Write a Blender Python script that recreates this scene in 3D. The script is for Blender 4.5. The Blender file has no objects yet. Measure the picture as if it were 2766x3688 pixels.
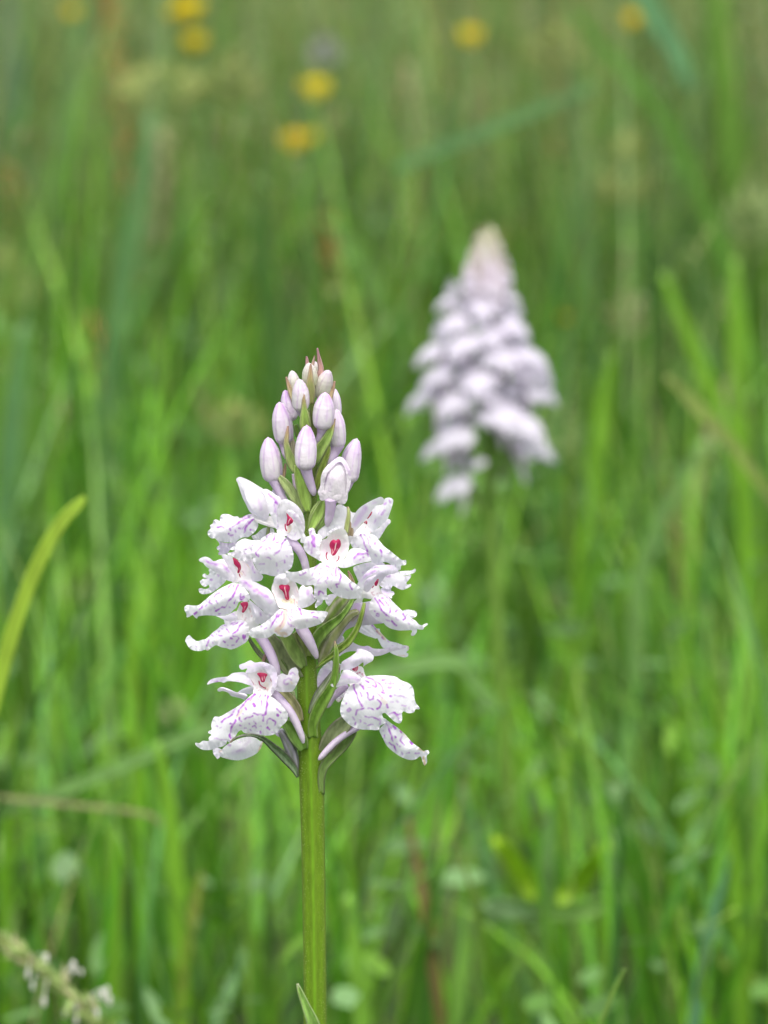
import bpy, math, random
import numpy as np
from mathutils import Vector, Matrix
from mathutils.geometry import delaunay_2d_cdt

random.seed(7)
rng = np.random.default_rng(7)
SC = bpy.context.scene
COL = SC.collection

# ------------------------------------------------------------------ camera, sky, sun, exposure
PITCH = math.radians(10.0)
DIST = 0.75
TANV = 0.1 / DIST
CAM = Vector((0.01426, -DIST * math.cos(PITCH), 0.27 + DIST * math.sin(PITCH)))
cam_data = bpy.data.cameras.new('camera')
cam = bpy.data.objects.new('camera', cam_data)
COL.objects.link(cam)
cam.location = CAM
cam.rotation_euler = (math.pi / 2 - PITCH, 0, 0)
cam_data.sensor_fit = 'VERTICAL'
cam_data.sensor_height = 17.3
cam_data.lens = 17.3 / 2 / TANV
cam_data.clip_start = 0.01
cam_data.clip_end = 500
cam_data.dof.use_dof = True
cam_data.dof.focus_distance = DIST - 0.006
cam_data.dof.aperture_fstop = cam_data.lens / 8.4
SC.camera = cam

SUN_EL, SUN_AZ = math.radians(62), math.radians(-25)     # azimuth: 0 = behind the camera, negative = from the left
world = bpy.data.worlds.new('World')
SC.world = world
world.use_nodes = True
wn = world.node_tree.nodes
bg = wn['Background']
sky = wn.new('ShaderNodeTexSky')
sky.sky_type = 'NISHITA'
sky.sun_disc = False
sky.sun_elevation = SUN_EL
sky.sun_rotation = math.pi + SUN_AZ
sky.air_density = 1.0
sky.dust_density = 4.0
sky.ozone_density = 1.0
hsv = wn.new('ShaderNodeHueSaturation')
hsv.inputs['Saturation'].default_value = 0.42             # a veil of bright cloud
world.node_tree.links.new(sky.outputs[0], hsv.inputs['Color'])
world.node_tree.links.new(hsv.outputs[0], bg.inputs[0])
bg.inputs[1].default_value = 0.15
sun_data = bpy.data.lights.new('sun', 'SUN')
sun_data.energy = 1.5
sun_data.angle = math.radians(28)
sun_data.color = (1.0, 0.965, 0.91)
sun = bpy.data.objects.new('sun', sun_data)
COL.objects.link(sun)
sdir = Vector((math.sin(SUN_AZ) * math.cos(SUN_EL), -math.cos(SUN_AZ) * math.cos(SUN_EL), math.sin(SUN_EL)))
sun.rotation_euler = sdir.to_track_quat('Z', 'Y').to_euler()
SC.view_settings.view_transform = 'Standard'
SC.view_settings.look = 'None'
SC.view_settings.gamma = 1
SC.view_settings.exposure = 1.02
SC.view_settings.use_curve_mapping = False
SC.cycles.use_denoising = True
SC.cycles.max_bounces = 8
SC.cycles.transmission_bounces = 6
SC.cycles.transparent_max_bounces = 4

# ------------------------------------------------------------------ pixel -> point on a depth plane
FW, UP = Vector((0, math.cos(PITCH), -math.sin(PITCH))), Vector((0, math.sin(PITCH), math.cos(PITCH)))
CROP = {'A': (900, 1200, 3.16), 'B': (650, 1700, 3.318), 'C': (1050, 1700, 3.318), 'D': (640, 2100, 3.318),
        'E': (640, 2350, 3.318), 'F': (1050, 2200, 3.0164), 'G': (730, 1700, 4.1475), 'H': (700, 1950, 4.1475),
        'I': (1000, 1950, 4.8794), 'J': (1200, 1950, 4.6083), 'K': (1000, 2200, 4.6083), 'L': (880, 2250, 3.6867),
        'S': (0, 0, 1.0), 'Z': (0, 0, 0.59978)}


def src(crop, pts):
    ox, oy, s = CROP[crop]
    a = np.asarray(pts, float)
    return np.stack([ox + a[:, 0] / s, oy + a[:, 1] / s], 1)


def world_pts(px, py, y):
    """points seen at source pixel (px, py), standing at the world depth y (metres behind the stem's axis)"""
    px, py, y = np.broadcast_arrays(np.atleast_1d(px).astype(float), np.atleast_1d(py).astype(float), np.atleast_1d(y).astype(float))
    nx = (px - 1383) / 1844 * TANV
    ny = (1844 - py) / 1844 * TANV
    dy = FW.y + ny * UP.y
    dz = FW.z + ny * UP.z
    t = (y - CAM.y) / dy
    return np.stack([CAM.x + nx * t, y, CAM.z + dz * t], 1)


def PT(s):
    return np.array([[float(v) for v in p.split(',')] for p in s.split()])


# ------------------------------------------------------------------ mesh helpers
def link_mesh(name, verts, faces, mat, parent=None, col=None, smooth=True, base=None, tri=True):
    me = bpy.data.meshes.new(name)
    verts = np.asarray(verts, float)
    if base is not None:
        verts = verts - np.asarray(base, float)
    faces = np.asarray(faces, np.int32)
    n = faces.shape[1]
    me.vertices.add(len(verts))
    me.vertices.foreach_set('co', verts.astype(np.float32).ravel())
    me.loops.add(faces.size)
    me.loops.foreach_set('vertex_index', faces.ravel())
    me.polygons.add(len(faces))
    me.polygons.foreach_set('loop_start', np.arange(0, faces.size, n, dtype=np.int32))
    me.polygons.foreach_set('loop_total', np.full(len(faces), n, np.int32))
    if smooth:
        me.polygons.foreach_set('use_smooth', np.ones(len(faces), bool))
    me.update(calc_edges=True)
    if col is not None:
        a = me.color_attributes.new('Col', 'FLOAT_COLOR', 'POINT')
        c = np.ones((len(verts), 4), np.float32)
        c[:, :3] = col
        a.data.foreach_set('color', c.ravel())
    me.materials.append(mat)
    o = bpy.data.objects.new(name, me)
    COL.objects.link(o)
    if parent is not None:
        o.parent = parent
    return o


def tag(o, label=None, cat=None, group=None, kind=None):
    for k, v in (('label', label), ('category', cat), ('group', group), ('kind', kind)):
        if v:
            o[k] = v
    return o


def thing(name, loc, label, cat, group=None):
    o = bpy.data.objects.new(name, None)
    COL.objects.link(o)
    o.location = loc
    o.empty_display_size = 0.01
    return tag(o, label, cat, group)


def spline(pts, n, closed=False):
    """centripetal Catmull-Rom through pts, n samples per span"""
    P = np.asarray(pts, float)
    m = len(P)
    out = []
    rngk = range(m if closed else m - 1)
    for i in rngk:
        if closed:
            p0, p1, p2, p3 = P[(i - 1) % m], P[i], P[(i + 1) % m], P[(i + 2) % m]
        else:
            p1, p2 = P[i], P[i + 1]
            p0 = P[i - 1] if i > 0 else 2 * p1 - p2
            p3 = P[i + 2] if i + 2 < m else 2 * p2 - p1
        d = lambda a, b: max(np.linalg.norm((b - a)[:2]) ** 0.5, 1e-6)
        t0 = 0
        t1 = d(p0, p1)
        t2 = t1 + d(p1, p2)
        t3 = t2 + d(p2, p3)
        t = np.linspace(t1, t2, n, endpoint=False)[:, None]
        a1 = (t1 - t) / (t1 - t0) * p0 + (t - t0) / (t1 - t0) * p1
        a2 = (t2 - t) / (t2 - t1) * p1 + (t - t1) / (t2 - t1) * p2
        a3 = (t3 - t) / (t3 - t2) * p2 + (t - t2) / (t3 - t2) * p3
        b1 = (t2 - t) / (t2 - t0) * a1 + (t - t0) / (t2 - t0) * a2
        b2 = (t3 - t) / (t3 - t1) * a2 + (t - t1) / (t3 - t1) * a3
        out.append((t2 - t) / (t2 - t1) * b1 + (t - t1) / (t2 - t1) * b2)
    out = np.concatenate(out)
    if not closed:
        out = np.concatenate([out, P[-1:]])
    return out


def resample(C, step, closed=True):
    Q = np.concatenate([C, C[:1]]) if closed else C
    seg = np.linalg.norm(np.diff(Q[:, :2], axis=0), axis=1)
    s = np.concatenate([[0], np.cumsum(seg)])
    n = max(int(s[-1] / step), 6)
    t = np.linspace(0, s[-1], n, endpoint=not closed)
    return np.stack([np.interp(t, s, Q[:, k]) for k in range(Q.shape[1])], 1)


def inside(poly, P):
    x, y = P[:, 0], P[:, 1]
    r = np.zeros(len(P), bool)
    a, b = poly, np.roll(poly, -1, 0)
    for (x0, y0), (x1, y1) in zip(a, b):
        if y0 == y1:
            continue
        c = ((y0 > y) != (y1 > y)) & (x < (x1 - x0) * (y - y0) / (y1 - y0) + x0)
        r ^= c
    return r


def tps(ctrl, P):
    """smooth depth through a few control depths"""
    c = np.asarray(ctrl, float)
    n = len(c)
    if n < 3:
        return np.full(len(P), c[:, 2].mean())
    s = max(np.ptp(c[:, 0]), np.ptp(c[:, 1]), 1.0)
    X = c[:, :2] / s
    def U(r2):
        return np.where(r2 > 1e-12, r2 * np.log(np.maximum(r2, 1e-12)), 0)
    K = U(((X[:, None] - X[None]) ** 2).sum(-1)) + np.eye(n) * 1e-4
    A = np.zeros((n + 3, n + 3))
    A[:n, :n] = K
    A[:n, n] = 1
    A[:n, n + 1:] = X
    A[n:, :n] = A[:n, n:].T
    w = np.linalg.lstsq(A, np.concatenate([c[:, 2], [0, 0, 0]]), rcond=None)[0]
    Q = P / s
    r = U(((Q[:, None] - X[None]) ** 2).sum(-1)) @ w[:n] + w[n] + Q @ w[n + 1:]
    return np.clip(r, c[:, 2].min() - 2.0, c[:, 2].max() + 2.0)


def seg_dist(P, line):
    best = np.full(len(P), 1e9)
    for a, b in zip(line[:-1], line[1:]):
        ab = b - a
        t = np.clip(((P - a) @ ab) / max(ab @ ab, 1e-9), 0, 1)
        best = np.minimum(best, np.linalg.norm(P - (a + t[:, None] * ab), axis=1))
    return best


BASE = [np.zeros(3)]
SEED = [100]


def petal(name, parent, crop, outline, d, mat, bulge=0.8, ruffle=0.25, wave=26.0, marks=(), wash=(), tan=(), dots=0,
          step=3.2, thick=0.12, ruffw=16.0, smooth=True, curl=0.0, lil=0.0):
    """A thin organ whose edge is given in crop pixels. d: depth in mm towards the viewer, a number or control triples
    (u, v, mm). marks / wash / tan: strokes of pigment, (width, strength, 'u,v u,v ...')."""
    SEED[0] += 1
    r = np.random.default_rng(SEED[0])
    O = src(crop, PT(outline) if isinstance(outline, str) else outline)
    if smooth:
        O = spline(O, 5, True)
    B = resample(O, step)
    lo, hi = B.min(0), B.max(0)
    gx, gy = np.meshgrid(np.arange(lo[0], hi[0], step), np.arange(lo[1], hi[1], step * 0.866))
    gx = gx + (np.arange(gx.shape[0]) % 2)[:, None] * step / 2
    G = np.stack([gx.ravel(), gy.ravel()], 1) + r.uniform(-0.12, 0.12, (gx.size, 2)) * step
    G = G[inside(B, G)]
    if len(G):
        de = np.sqrt(((G[:, None] - B[None]) ** 2).sum(-1)).min(1)
        G = G[de > step * 0.6]
    V = np.concatenate([B, G])
    nb = len(B)
    loop = [list(range(nb))]
    vo, _, fo, _, _, _ = delaunay_2d_cdt([Vector(v) for v in V], [], loop, 1, 1e-4)
    V = np.array([[v.x, v.y] for v in vo])
    F = np.array([f for f in fo if len(f) == 3], np.int32)
    # distance to the edge, and place along it
    D2 = np.sqrt(((V[:, None] - B[None]) ** 2).sum(-1))
    ib = D2.argmin(1)
    edge = D2.min(1)
    s = ib * step
    mx = max(edge.max(), 1)
    if np.isscalar(d):
        depth = np.full(len(V), float(d))
    else:
        c = np.array(d, float)
        cc = src(crop, c[:, :2])
        depth = tps(np.column_stack([cc, c[:, 2]]), V)
        depth = depth.mean() + (depth - depth.mean()) * 0.6
    t = np.clip(edge / mx, 0, 1)
    depth = depth + 0.28 * bulge * (t * (2 - t) - 0.5)
    ph = r.uniform(0, 6.28, 4)
    k = 6.283 / wave
    w = np.sin(s * k + ph[0]) * 0.6 + np.sin(s * k * 1.7 + ph[1]) * 0.35 + np.sin(s * k * 0.43 + ph[2]) * 0.6
    depth = depth + 0.85 * ruffle * w * np.clip(1 - edge / ruffw, 0, 1) ** 1.3
    # faint undulation of the whole blade
    depth = depth + 0.10 * np.sin(V[:, 0] / 17 + ph[3]) * np.sin(V[:, 1] / 23 + ph[1])
    W = world_pts(V[:, 0], V[:, 1], -depth / 1000)
    ox, oy, sc = CROP[crop]
    C = np.zeros((len(V), 3))
    jit = V + np.stack([np.sin(V[:, 1] / 5.1 + ph[0]), np.sin(V[:, 0] / 4.3 + ph[1])], 1) * 1.1 + np.stack([np.sin(V[:, 1] / 12.1 + ph[2]), np.sin(V[:, 0] / 11.3 + ph[3])], 1) * 1.3
    gr = 0.80 + 0.20 * np.sin(V[:, 0] / 7.3 + ph[2]) * np.sin(V[:, 1] / 6.1 + ph[0]) + 0.14 * np.sin(V[:, 0] / 2.9 + ph[1]) * np.sin(V[:, 1] / 3.3)
    for ch, lst, soft in ((0, marks, 1.6 if name == 'column' else 3.4), (1, wash, 9.0), (2, tan, 4.0)):
        for wd, st, pts in lst:
            L = src(crop, PT(pts))
            if len(L) > 2:
                L = spline(L, 4)
            elif len(L) == 1:
                L = np.repeat(L, 2, 0)
            wpx = wd / sc * (1.18 if ch == 0 and name != 'column' else (0.6 if name == 'column' else 1.0))
            dist = seg_dist(jit, L)
            a_ = st * np.clip((wpx / 2 * (gr * 1.15 if ch == 0 else 1) - dist) / soft + 0.5, 0, 1)
            C[:, ch] = np.maximum(C[:, ch], np.clip(a_ * (gr * 1.35 if ch == 0 else 1), 0, 1))
    if dots:
        for _ in range(dots):
            p = V[r.integers(len(V))]
            q = p + r.uniform(-5, 5, 2)
            C[:, 0] = np.maximum(C[:, 0], r.uniform(0.35, 0.8) * np.clip((r.uniform(1.5, 2.6) - seg_dist(V, np.array([p, q]))) / 2 + 0.5, 0, 1))
    C[:, 1] = np.maximum(C[:, 1], lil)
    # orient towards the viewer
    n = np.cross(W[F[:, 1]] - W[F[:, 0]], W[F[:, 2]] - W[F[:, 0]])
    if n[:, 1].sum() > 0:
        F = F[:, ::-1]
    o = link_mesh(name, W, F, mat, parent, C, base=BASE[0])
    if thick > 0.12:
        m = o.modifiers.new('thickness', 'SOLIDIFY')
        m.thickness = thick / 1000
        m.offset = -1
        m.use_rim = True
    return o


def centreline(crop, pts, per=6, world=False):
    """pts rows u, v, width, depth(mm towards viewer) -> world points, radii(m)"""
    a = np.asarray(pts, float)
    if crop:
        ox, oy, sc = CROP[crop]
        a = np.column_stack([ox + a[:, 0] / sc, oy + a[:, 1] / sc, a[:, 2] / sc, a[:, 3]])
    a = spline(a, per)
    W = world_pts(a[:, 0], a[:, 1], -a[:, 3] / 1000)
    dist = (W - np.array(CAM)) @ np.array(FW)
    rad = a[:, 2] / 2 / 1844 * TANV * dist
    return W, np.maximum(rad, 1e-5), a


def frames(W):
    T = np.gradient(W, axis=0)
    T /= np.linalg.norm(T, axis=1)[:, None] + 1e-12
    view = W - np.array(CAM)
    view /= np.linalg.norm(view, axis=1)[:, None]
    S = np.cross(T, view)
    S /= np.linalg.norm(S, axis=1)[:, None] + 1e-12
    N = np.cross(S, T)       # away from or towards the viewer
    sgn = np.sign((N * view).sum(1))[:, None]
    N = -N * np.where(sgn == 0, 1, sgn)   # towards the viewer
    return T, S, N


def tube(name, parent, crop, pts, mat, n=14, per=6, tint=None, ridge=0.0, nr=0, flat=1.0, col=(0, 0, 0), cap=True):
    W, R, a = centreline(crop, pts, per)
    T, S, N = frames(W)
    m = len(W)
    th = np.arange(n) / n * 2 * math.pi
    prof = 1 + (ridge * np.cos(nr * th) if nr else 0)
    ring = (np.cos(th) * prof)[None, :, None] * S[:, None] + (np.sin(th) * prof * flat)[None, :, None] * N[:, None]
    V = (W[:, None] + ring * R[:, None, None]).reshape(-1, 3)
    V = np.concatenate([V, W[:1] - T[:1] * R[0] * 0.5, W[-1:] + T[-1:] * R[-1] * 0.6])
    F = []
    for i in range(m - 1):
        for j in range(n):
            k = (j + 1) % n
            F += [(i * n + j, i * n + k, (i + 1) * n + k), (i * n + j, (i + 1) * n + k, (i + 1) * n + j)]
    for j in range(n):
        k = (j + 1) % n
        F += [(m * n, k, j), (m * n + 1, (m - 1) * n + j, (m - 1) * n + k)]
    F = np.array(F)[:, ::-1]
    C = np.zeros((len(V), 3)) + np.asarray(col)
    if tint is not None:                     # tint(t, theta) -> rgb
        tt = np.repeat(np.linspace(0, 1, m), n)
        hh = np.tile(th, m)
        C[:m * n] = tint(tt, hh)
        C[m * n] = C[0]
        C[m * n + 1] = C[m * n - 1]
    return link_mesh(name, V, F, mat, parent, C, base=BASE[0])


def ribbon(name, parent, crop, pts, mat, keel=0.5, cols=6, per=6, col=None, thick=0.25, twist=0.0, tint=None):
    """leaf-like blade; keel > 0: folded so that the middle stands away from the viewer"""
    W, R, a = centreline(crop, pts, per)
    T, S, N = frames(W)
    m = len(W)
    x = np.linspace(-1, 1, cols + 1)
    if twist:
        ang = np.linspace(0, twist, m)[:, None]
        S, N = S * np.cos(ang) + N * np.sin(ang), -S * np.sin(ang) + N * np.cos(ang)
    off = x[None, :, None] * S[:, None] + (np.abs(x) ** 1.3 * keel - keel / 2)[None, :, None] * N[:, None]
    V = (W[:, None] + off * R[:, None, None]).reshape(-1, 3)
    F = []
    for i in range(m - 1):
        for j in range(cols):
            p = i * (cols + 1) + j
            F += [(p, p + 1, p + cols + 2), (p, p + cols + 2, p + cols + 1)]
    C = np.zeros((len(V), 3))
    if col is not None:
        C[:] = col
    if tint is not None:
        C[:] = tint(np.repeat(np.linspace(0, 1, m), cols + 1), np.tile(x, m))
    o = link_mesh(name, V, F, mat, parent, C, base=BASE[0])
    if thick:
        md = o.modifiers.new('thickness', 'SOLIDIFY')
        md.thickness = thick / 1000
        md.offset = 0
    return o


# ------------------------------------------------------------------ materials
def new_mat(name):
    m = bpy.data.materials.new(name)
    m.use_nodes = True
    nt = m.node_tree
    nt.nodes.clear()
    return m, nt, nt.nodes, nt.links


def N_(nodes, t, **kw):
    n = nodes.new(t)
    for k, v in kw.items():
        setattr(n, k, v)
    return n


def sheet_shader(nt, nodes, links, colour, transl=0.35, rough=0.5, spec=0.3, bump=None, tcol=None, sheen=0.0):
    p = N_(nodes, 'ShaderNodeBsdfPrincipled')
    p.inputs['Roughness'].default_value = rough
    p.inputs['Specular IOR Level'].default_value = spec
    if sheen:
        p.inputs['Sheen Weight'].default_value = sheen
    links.new(colour, p.inputs['Base Color'])
    t = N_(nodes, 'ShaderNodeBsdfTranslucent')
    links.new(tcol if tcol is not None else colour, t.inputs['Color'])
    if bump is not None:
        links.new(bump, p.inputs['Normal'])
        links.new(bump, t.inputs['Normal'])
    mx = N_(nodes, 'ShaderNodeMixShader')
    mx.inputs[0].default_value = transl
    links.new(p.outputs[0], mx.inputs[1])
    links.new(t.outputs[0], mx.inputs[2])
    out = N_(nodes, 'ShaderNodeOutputMaterial')
    links.new(mx.outputs[0], out.inputs[0])


def mixc(nodes, links, fac, a, b, blend='MIX'):
    m = N_(nodes, 'ShaderNodeMix', data_type='RGBA', blend_type=blend)
    for sock, v in ((m.inputs[0], fac), (m.inputs[6], a), (m.inputs[7], b)):
        if isinstance(v, (int, float)):
            sock.default_value = v
        elif isinstance(v, tuple):
            sock.default_value = (*v, 1)
        else:
            links.new(v, sock)
    return m.outputs[2]


def noise(nodes, links, scale, detail=3, rough=0.6, vec=None, dist=0.0):
    n = N_(nodes, 'ShaderNodeTexNoise')
    n.inputs['Scale'].default_value = scale
    n.inputs['Detail'].default_value = detail
    n.inputs['Roughness'].default_value = rough
    n.inputs['Distortion'].default_value = dist
    if vec is not None:
        links.new(vec, n.inputs['Vector'])
    return n.outputs['Fac']


def ramp(nodes, links, fac, a, b):
    r = N_(nodes, 'ShaderNodeMapRange', interpolation_type='SMOOTHSTEP')
    r.inputs['From Min'].default_value = a
    r.inputs['From Max'].default_value = b
    links.new(fac, r.inputs['Value'])
    return r.outputs[0]


def petal_material(name, white, mark, wash, tan, transl=0.32):
    m, nt, nodes, links = new_mat(name)
    at = N_(nodes, 'ShaderNodeAttribute', attribute_name='Col')
    sep = N_(nodes, 'ShaderNodeSeparateColor')
    links.new(at.outputs['Color'], sep.inputs[0])
    geo = N_(nodes, 'ShaderNodeTexCoord')
    v = geo.outputs['Object']
    n1 = ramp(nodes, links, noise(nodes, links, 160, 3, 0.6, v), 0.45, 0.75)
    f1 = N_(nodes, 'ShaderNodeMath', operation='MULTIPLY')
    links.new(n1, f1.inputs[0])
    f1.inputs[1].default_value = 0.16
    c = mixc(nodes, links, f1.outputs[0], white, wash)
    c = mixc(nodes, links, sep.outputs[1], c, wash)
    c = mixc(nodes, links, sep.outputs[0], c, mark)
    c = mixc(nodes, links, sep.outputs[2], c, tan)
    # tiny cells and veins
    mp = N_(nodes, 'ShaderNodeMapping')
    mp.inputs['Scale'].default_value = (1.0, 1.0, 0.35)
    links.new(v, mp.inputs['Vector'])
    nb = noise(nodes, links, 1500, 4, 0.65, mp.outputs[0])
    nb2 = noise(nodes, links, 420, 3, 0.6, v)
    ad = N_(nodes, 'ShaderNodeMath', operation='ADD')
    links.new(nb, ad.inputs[0])
    links.new(nb2, ad.inputs[1])
    b = N_(nodes, 'ShaderNodeBump')
    b.inputs['Strength'].default_value = 0.9
    b.inputs['Distance'].default_value = 0.00022
    links.new(ad.outputs[0], b.inputs['Height'])
    sheet_shader(nt, nodes, links, c, transl, 0.5, 0.25, b.outputs[0])
    return m


def leaf_material(name, transl=0.3, rough=0.45, spec=0.35, fine=900, var=0.25, bumpd=0.0002):
    """base colour straight from the organ's own pigment attribute, with fine grain"""
    m, nt, nodes, links = new_mat(name)
    at = N_(nodes, 'ShaderNodeAttribute', attribute_name='Col')
    geo = N_(nodes, 'ShaderNodeTexCoord')
    v = geo.outputs['Object']
    mp = N_(nodes, 'ShaderNodeMapping')
    mp.inputs['Scale'].default_value = (1.0, 1.0, 0.22)
    links.new(v, mp.inputs['Vector'])
    n1 = noise(nodes, links, fine, 3, 0.6, mp.outputs[0])
    lo = mixc(nodes, links, ramp(nodes, links, n1, 0.3, 0.7), (1 - var,) * 3, (1 + var,) * 3)
    c = mixc(nodes, links, 1.0, at.outputs['Color'], lo, 'MULTIPLY')
    b = N_(nodes, 'ShaderNodeBump')
    b.inputs['Strength'].default_value = 0.4
    b.inputs['Distance'].default_value = bumpd
    links.new(n1, b.inputs['Height'])
    sheet_shader(nt, nodes, links, c, transl, rough, spec, b.outputs[0])
    return m


M_PETAL = petal_material('petal_white', (0.865, 0.835, 0.885), (0.45, 0.13, 0.61), (0.68, 0.47, 0.78), (0.70, 0.46, 0.18), 0.45)
M_LILAC = petal_material('petal_lilac', (0.80, 0.74, 0.85), (0.47, 0.13, 0.62), (0.66, 0.48, 0.76), (0.60, 0.40, 0.25))
M_THROAT = petal_material('petal_throat', (0.86, 0.83, 0.83), (0.42, 0.03, 0.12), (0.78, 0.62, 0.78), (0.78, 0.64, 0.42), 0.25)
M_COLUMN = petal_material('column_crimson', (0.38, 0.016, 0.08), (0.88, 0.72, 0.68), (0.30, 0.01, 0.05), (0.62, 0.25, 0.10), 0.15)
M_BUD = petal_material('bud_skin', (0.74, 0.68, 0.73), (0.48, 0.22, 0.60), (0.54, 0.34, 0.64), (0.50, 0.55, 0.24), 0.2)
M_SPUR = petal_material('spur_lilac', (0.72, 0.63, 0.74), (0.47, 0.13, 0.62), (0.55, 0.38, 0.64), (0.55, 0.55, 0.42), 0.25)
M_LEAF = leaf_material('bract_skin')
M_STEM = leaf_material('stem_skin', transl=0.08, rough=0.5, fine=1400, var=0.12)
M_GRASS = leaf_material('grass_skin', transl=0.38, rough=0.42, spec=0.4, fine=200, var=0.18, bumpd=0.0004)
# ------------------------------------------------------------------ ground
def ground_material():
    m, nt, nodes, links = new_mat('soil_and_moss')
    g = N_(nodes, 'ShaderNodeTexCoord')
    a = noise(nodes, links, 9, 6, 0.65, g.outputs['Object'])
    b = noise(nodes, links, 60, 4, 0.6, g.outputs['Object'])
    c = mixc(nodes, links, ramp(nodes, links, a, 0.35, 0.65), (0.035, 0.055, 0.012), (0.055, 0.085, 0.02))
    c = mixc(nodes, links, ramp(nodes, links, b, 0.5, 0.8), c, (0.08, 0.065, 0.03))
    p = N_(nodes, 'ShaderNodeBsdfPrincipled')
    p.inputs['Roughness'].default_value = 0.95
    links.new(c, p.inputs['Base Color'])
    bm = N_(nodes, 'ShaderNodeBump')
    bm.inputs['Distance'].default_value = 0.01
    links.new(b, bm.inputs['Height'])
    links.new(bm.outputs[0], p.inputs['Normal'])
    o = N_(nodes, 'ShaderNodeOutputMaterial')
    links.new(p.outputs[0], o.inputs[0])
    return m


gx = np.concatenate([-np.geomspace(200, 3, 12), np.linspace(-2.5, 2.5, 26), np.geomspace(3, 200, 12)])
gy = gx.copy()
GX, GY = np.meshgrid(gx, gy)
GZ = 0.006 * np.sin(GX * 5.1) * np.sin(GY * 4.3) - 0.006
nx_ = len(gx)
GF = []
for i in range(nx_ - 1):
    for j in range(nx_ - 1):
        p = i * nx_ + j
        GF.append((p, p + 1, p + nx_ + 1, p + nx_))
ground = link_mesh('ground', np.stack([GX.ravel(), GY.ravel(), GZ.ravel()], 1), GF, ground_material())
tag(ground, kind='structure')

# ------------------------------------------------------------------ the orchid in focus
stem_px = [(1122, 1385, 12, 0), (1124, 1470, 18, 0), (1127, 1560, 22, 0), (1130, 1640, 26, 0), (1131, 1740, 30, 0),
           (1123, 1820, 36, 0), (1114, 1900, 44, 0), (1114, 2050, 56, 0), (1111, 2200, 62, 0), (1106, 2330, 68, 0),
           (1106, 2450, 74, 0), (1111, 2580, 84, 0), (1119, 2720, 91, 0), (1122, 2800, 92, 0), (1127, 3000, 88, 0),
           (1131, 3250, 86, 0), (1134, 3500, 85, 0), (1135, 3700, 86, 0)]
foot = world_pts(1135, 3700, 0)[0]
root_xy = np.array([foot[0] + 0.004, 0.004, 0.0])
orchid = thing('spotted_orchid', tuple(root_xy), 'tall white spotted orchid in sharp focus with buds above open purple-veined flowers',
               'orchid')
BASE[0] = root_xy
OR = orchid


def stem_tint(t, th):
    # t: 0 at the top, 1 at the ground
    g = np.stack([0.125 + 0 * t, 0.225 + 0 * t, 0.010 + 0 * t], -1)
    p = np.stack([0.16 + 0 * t, 0.205 + 0 * t, 0.055 + 0 * t], -1)
    k = np.clip((0.42 - t) / 0.25, 0, 1)[..., None] * 0.85
    c = g * (1 - k) + p * k
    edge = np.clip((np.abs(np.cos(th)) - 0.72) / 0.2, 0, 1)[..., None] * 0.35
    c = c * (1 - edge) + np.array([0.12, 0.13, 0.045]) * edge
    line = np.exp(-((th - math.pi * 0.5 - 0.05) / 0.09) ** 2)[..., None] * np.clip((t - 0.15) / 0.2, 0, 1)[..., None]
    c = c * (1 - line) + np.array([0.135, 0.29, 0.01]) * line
    for off in (-0.24, 0.22):
        ln = np.exp(-((th - math.pi * 0.5 + off) / 0.07) ** 2)[..., None] * 0.08
        c = c * (1 - ln) + np.array([0.08, 0.10, 0.03]) * ln
    return c


def make_stem(name, parent, pts, root, n=72):
    W, R, a = centreline('S', pts, 8)
    R = R * 0.955
    # carry on down to the ground
    k = 14
    low = np.linspace(0, 1, k + 1)[1:, None]
    e = W[-1] * (1 - low) + np.asarray(root) * low
    W = np.concatenate([W, e])
    R = np.concatenate([R, np.full(k, R[-1])])
    T, S, N = frames(W)
    m = len(W)
    th = np.arange(n) / n * 2 * math.pi
    t = np.linspace(0, 1, m)
    amp = np.clip((t - 0.1) / 0.3, 0, 1) * 0.05
    prof = 1 + amp[:, None] * (np.cos((th - math.pi / 2) * 5))[None] + 0.012 * np.cos(th * 13 + 1)[None]
    prof += 0.02 * np.exp(-((th - math.pi * 0.5 - 0.05) / 0.10) ** 2)[None]
    ring = (np.cos(th)[None] * prof)[..., None] * S[:, None] + (np.sin(th)[None] * prof)[..., None] * N[:, None]
    V = (W[:, None] + ring * R[:, None, None]).reshape(-1, 3)
    F = []
    for i in range(m - 1):
        for j in range(n):
            q = (j + 1) % n
            F += [(i * n + j, (i + 1) * n + j, (i + 1) * n + q, i * n + q)]
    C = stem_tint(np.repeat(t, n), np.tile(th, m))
    return link_mesh(name, V, F, M_STEM, parent, C, base=BASE[0])


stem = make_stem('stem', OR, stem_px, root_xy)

# fine hairs catching light along the stem
def hairs():
    W, R, a = centreline('S', stem_px, 8)
    T, S, N = frames(W)
    r = np.random.default_rng(5)
    V, F = [], []
    for _ in range(2600):
        i = r.integers(30, len(W) - 1)
        f = r.random()
        c = W[i] * (1 - f) + W[i + 1] * f
        th = r.uniform(0, math.pi)
        d = np.cos(th) * S[i] + np.sin(th) * N[i]
        b = c + d * R[i] * 0.95
        tip = b + d * r.uniform(0.00012, 0.0003) + T[i] * r.uniform(-1, 1) * 0.0001
        w = T[i] * 0.000045
        k = len(V)
        V += [b - w, b + w, tip]
        F.append((k, k + 1, k + 2))
    o = link_mesh('stem_hair', V, F, M_LEAF, stem, np.tile([0.42, 0.50, 0.20], (len(V), 1)), base=BASE[0])
    tag(o, kind='stuff')


hairs()

GREEN = np.array([0.165, 0.27, 0.04])
DGREEN = np.array([0.085, 0.165, 0.02])
GREYG = np.array([0.21, 0.26, 0.12])
OLIVE = np.array([0.21, 0.24, 0.075])
PURP = np.array([0.36, 0.30, 0.36])
TIP = np.array([0.46, 0.27, 0.19])


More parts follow.
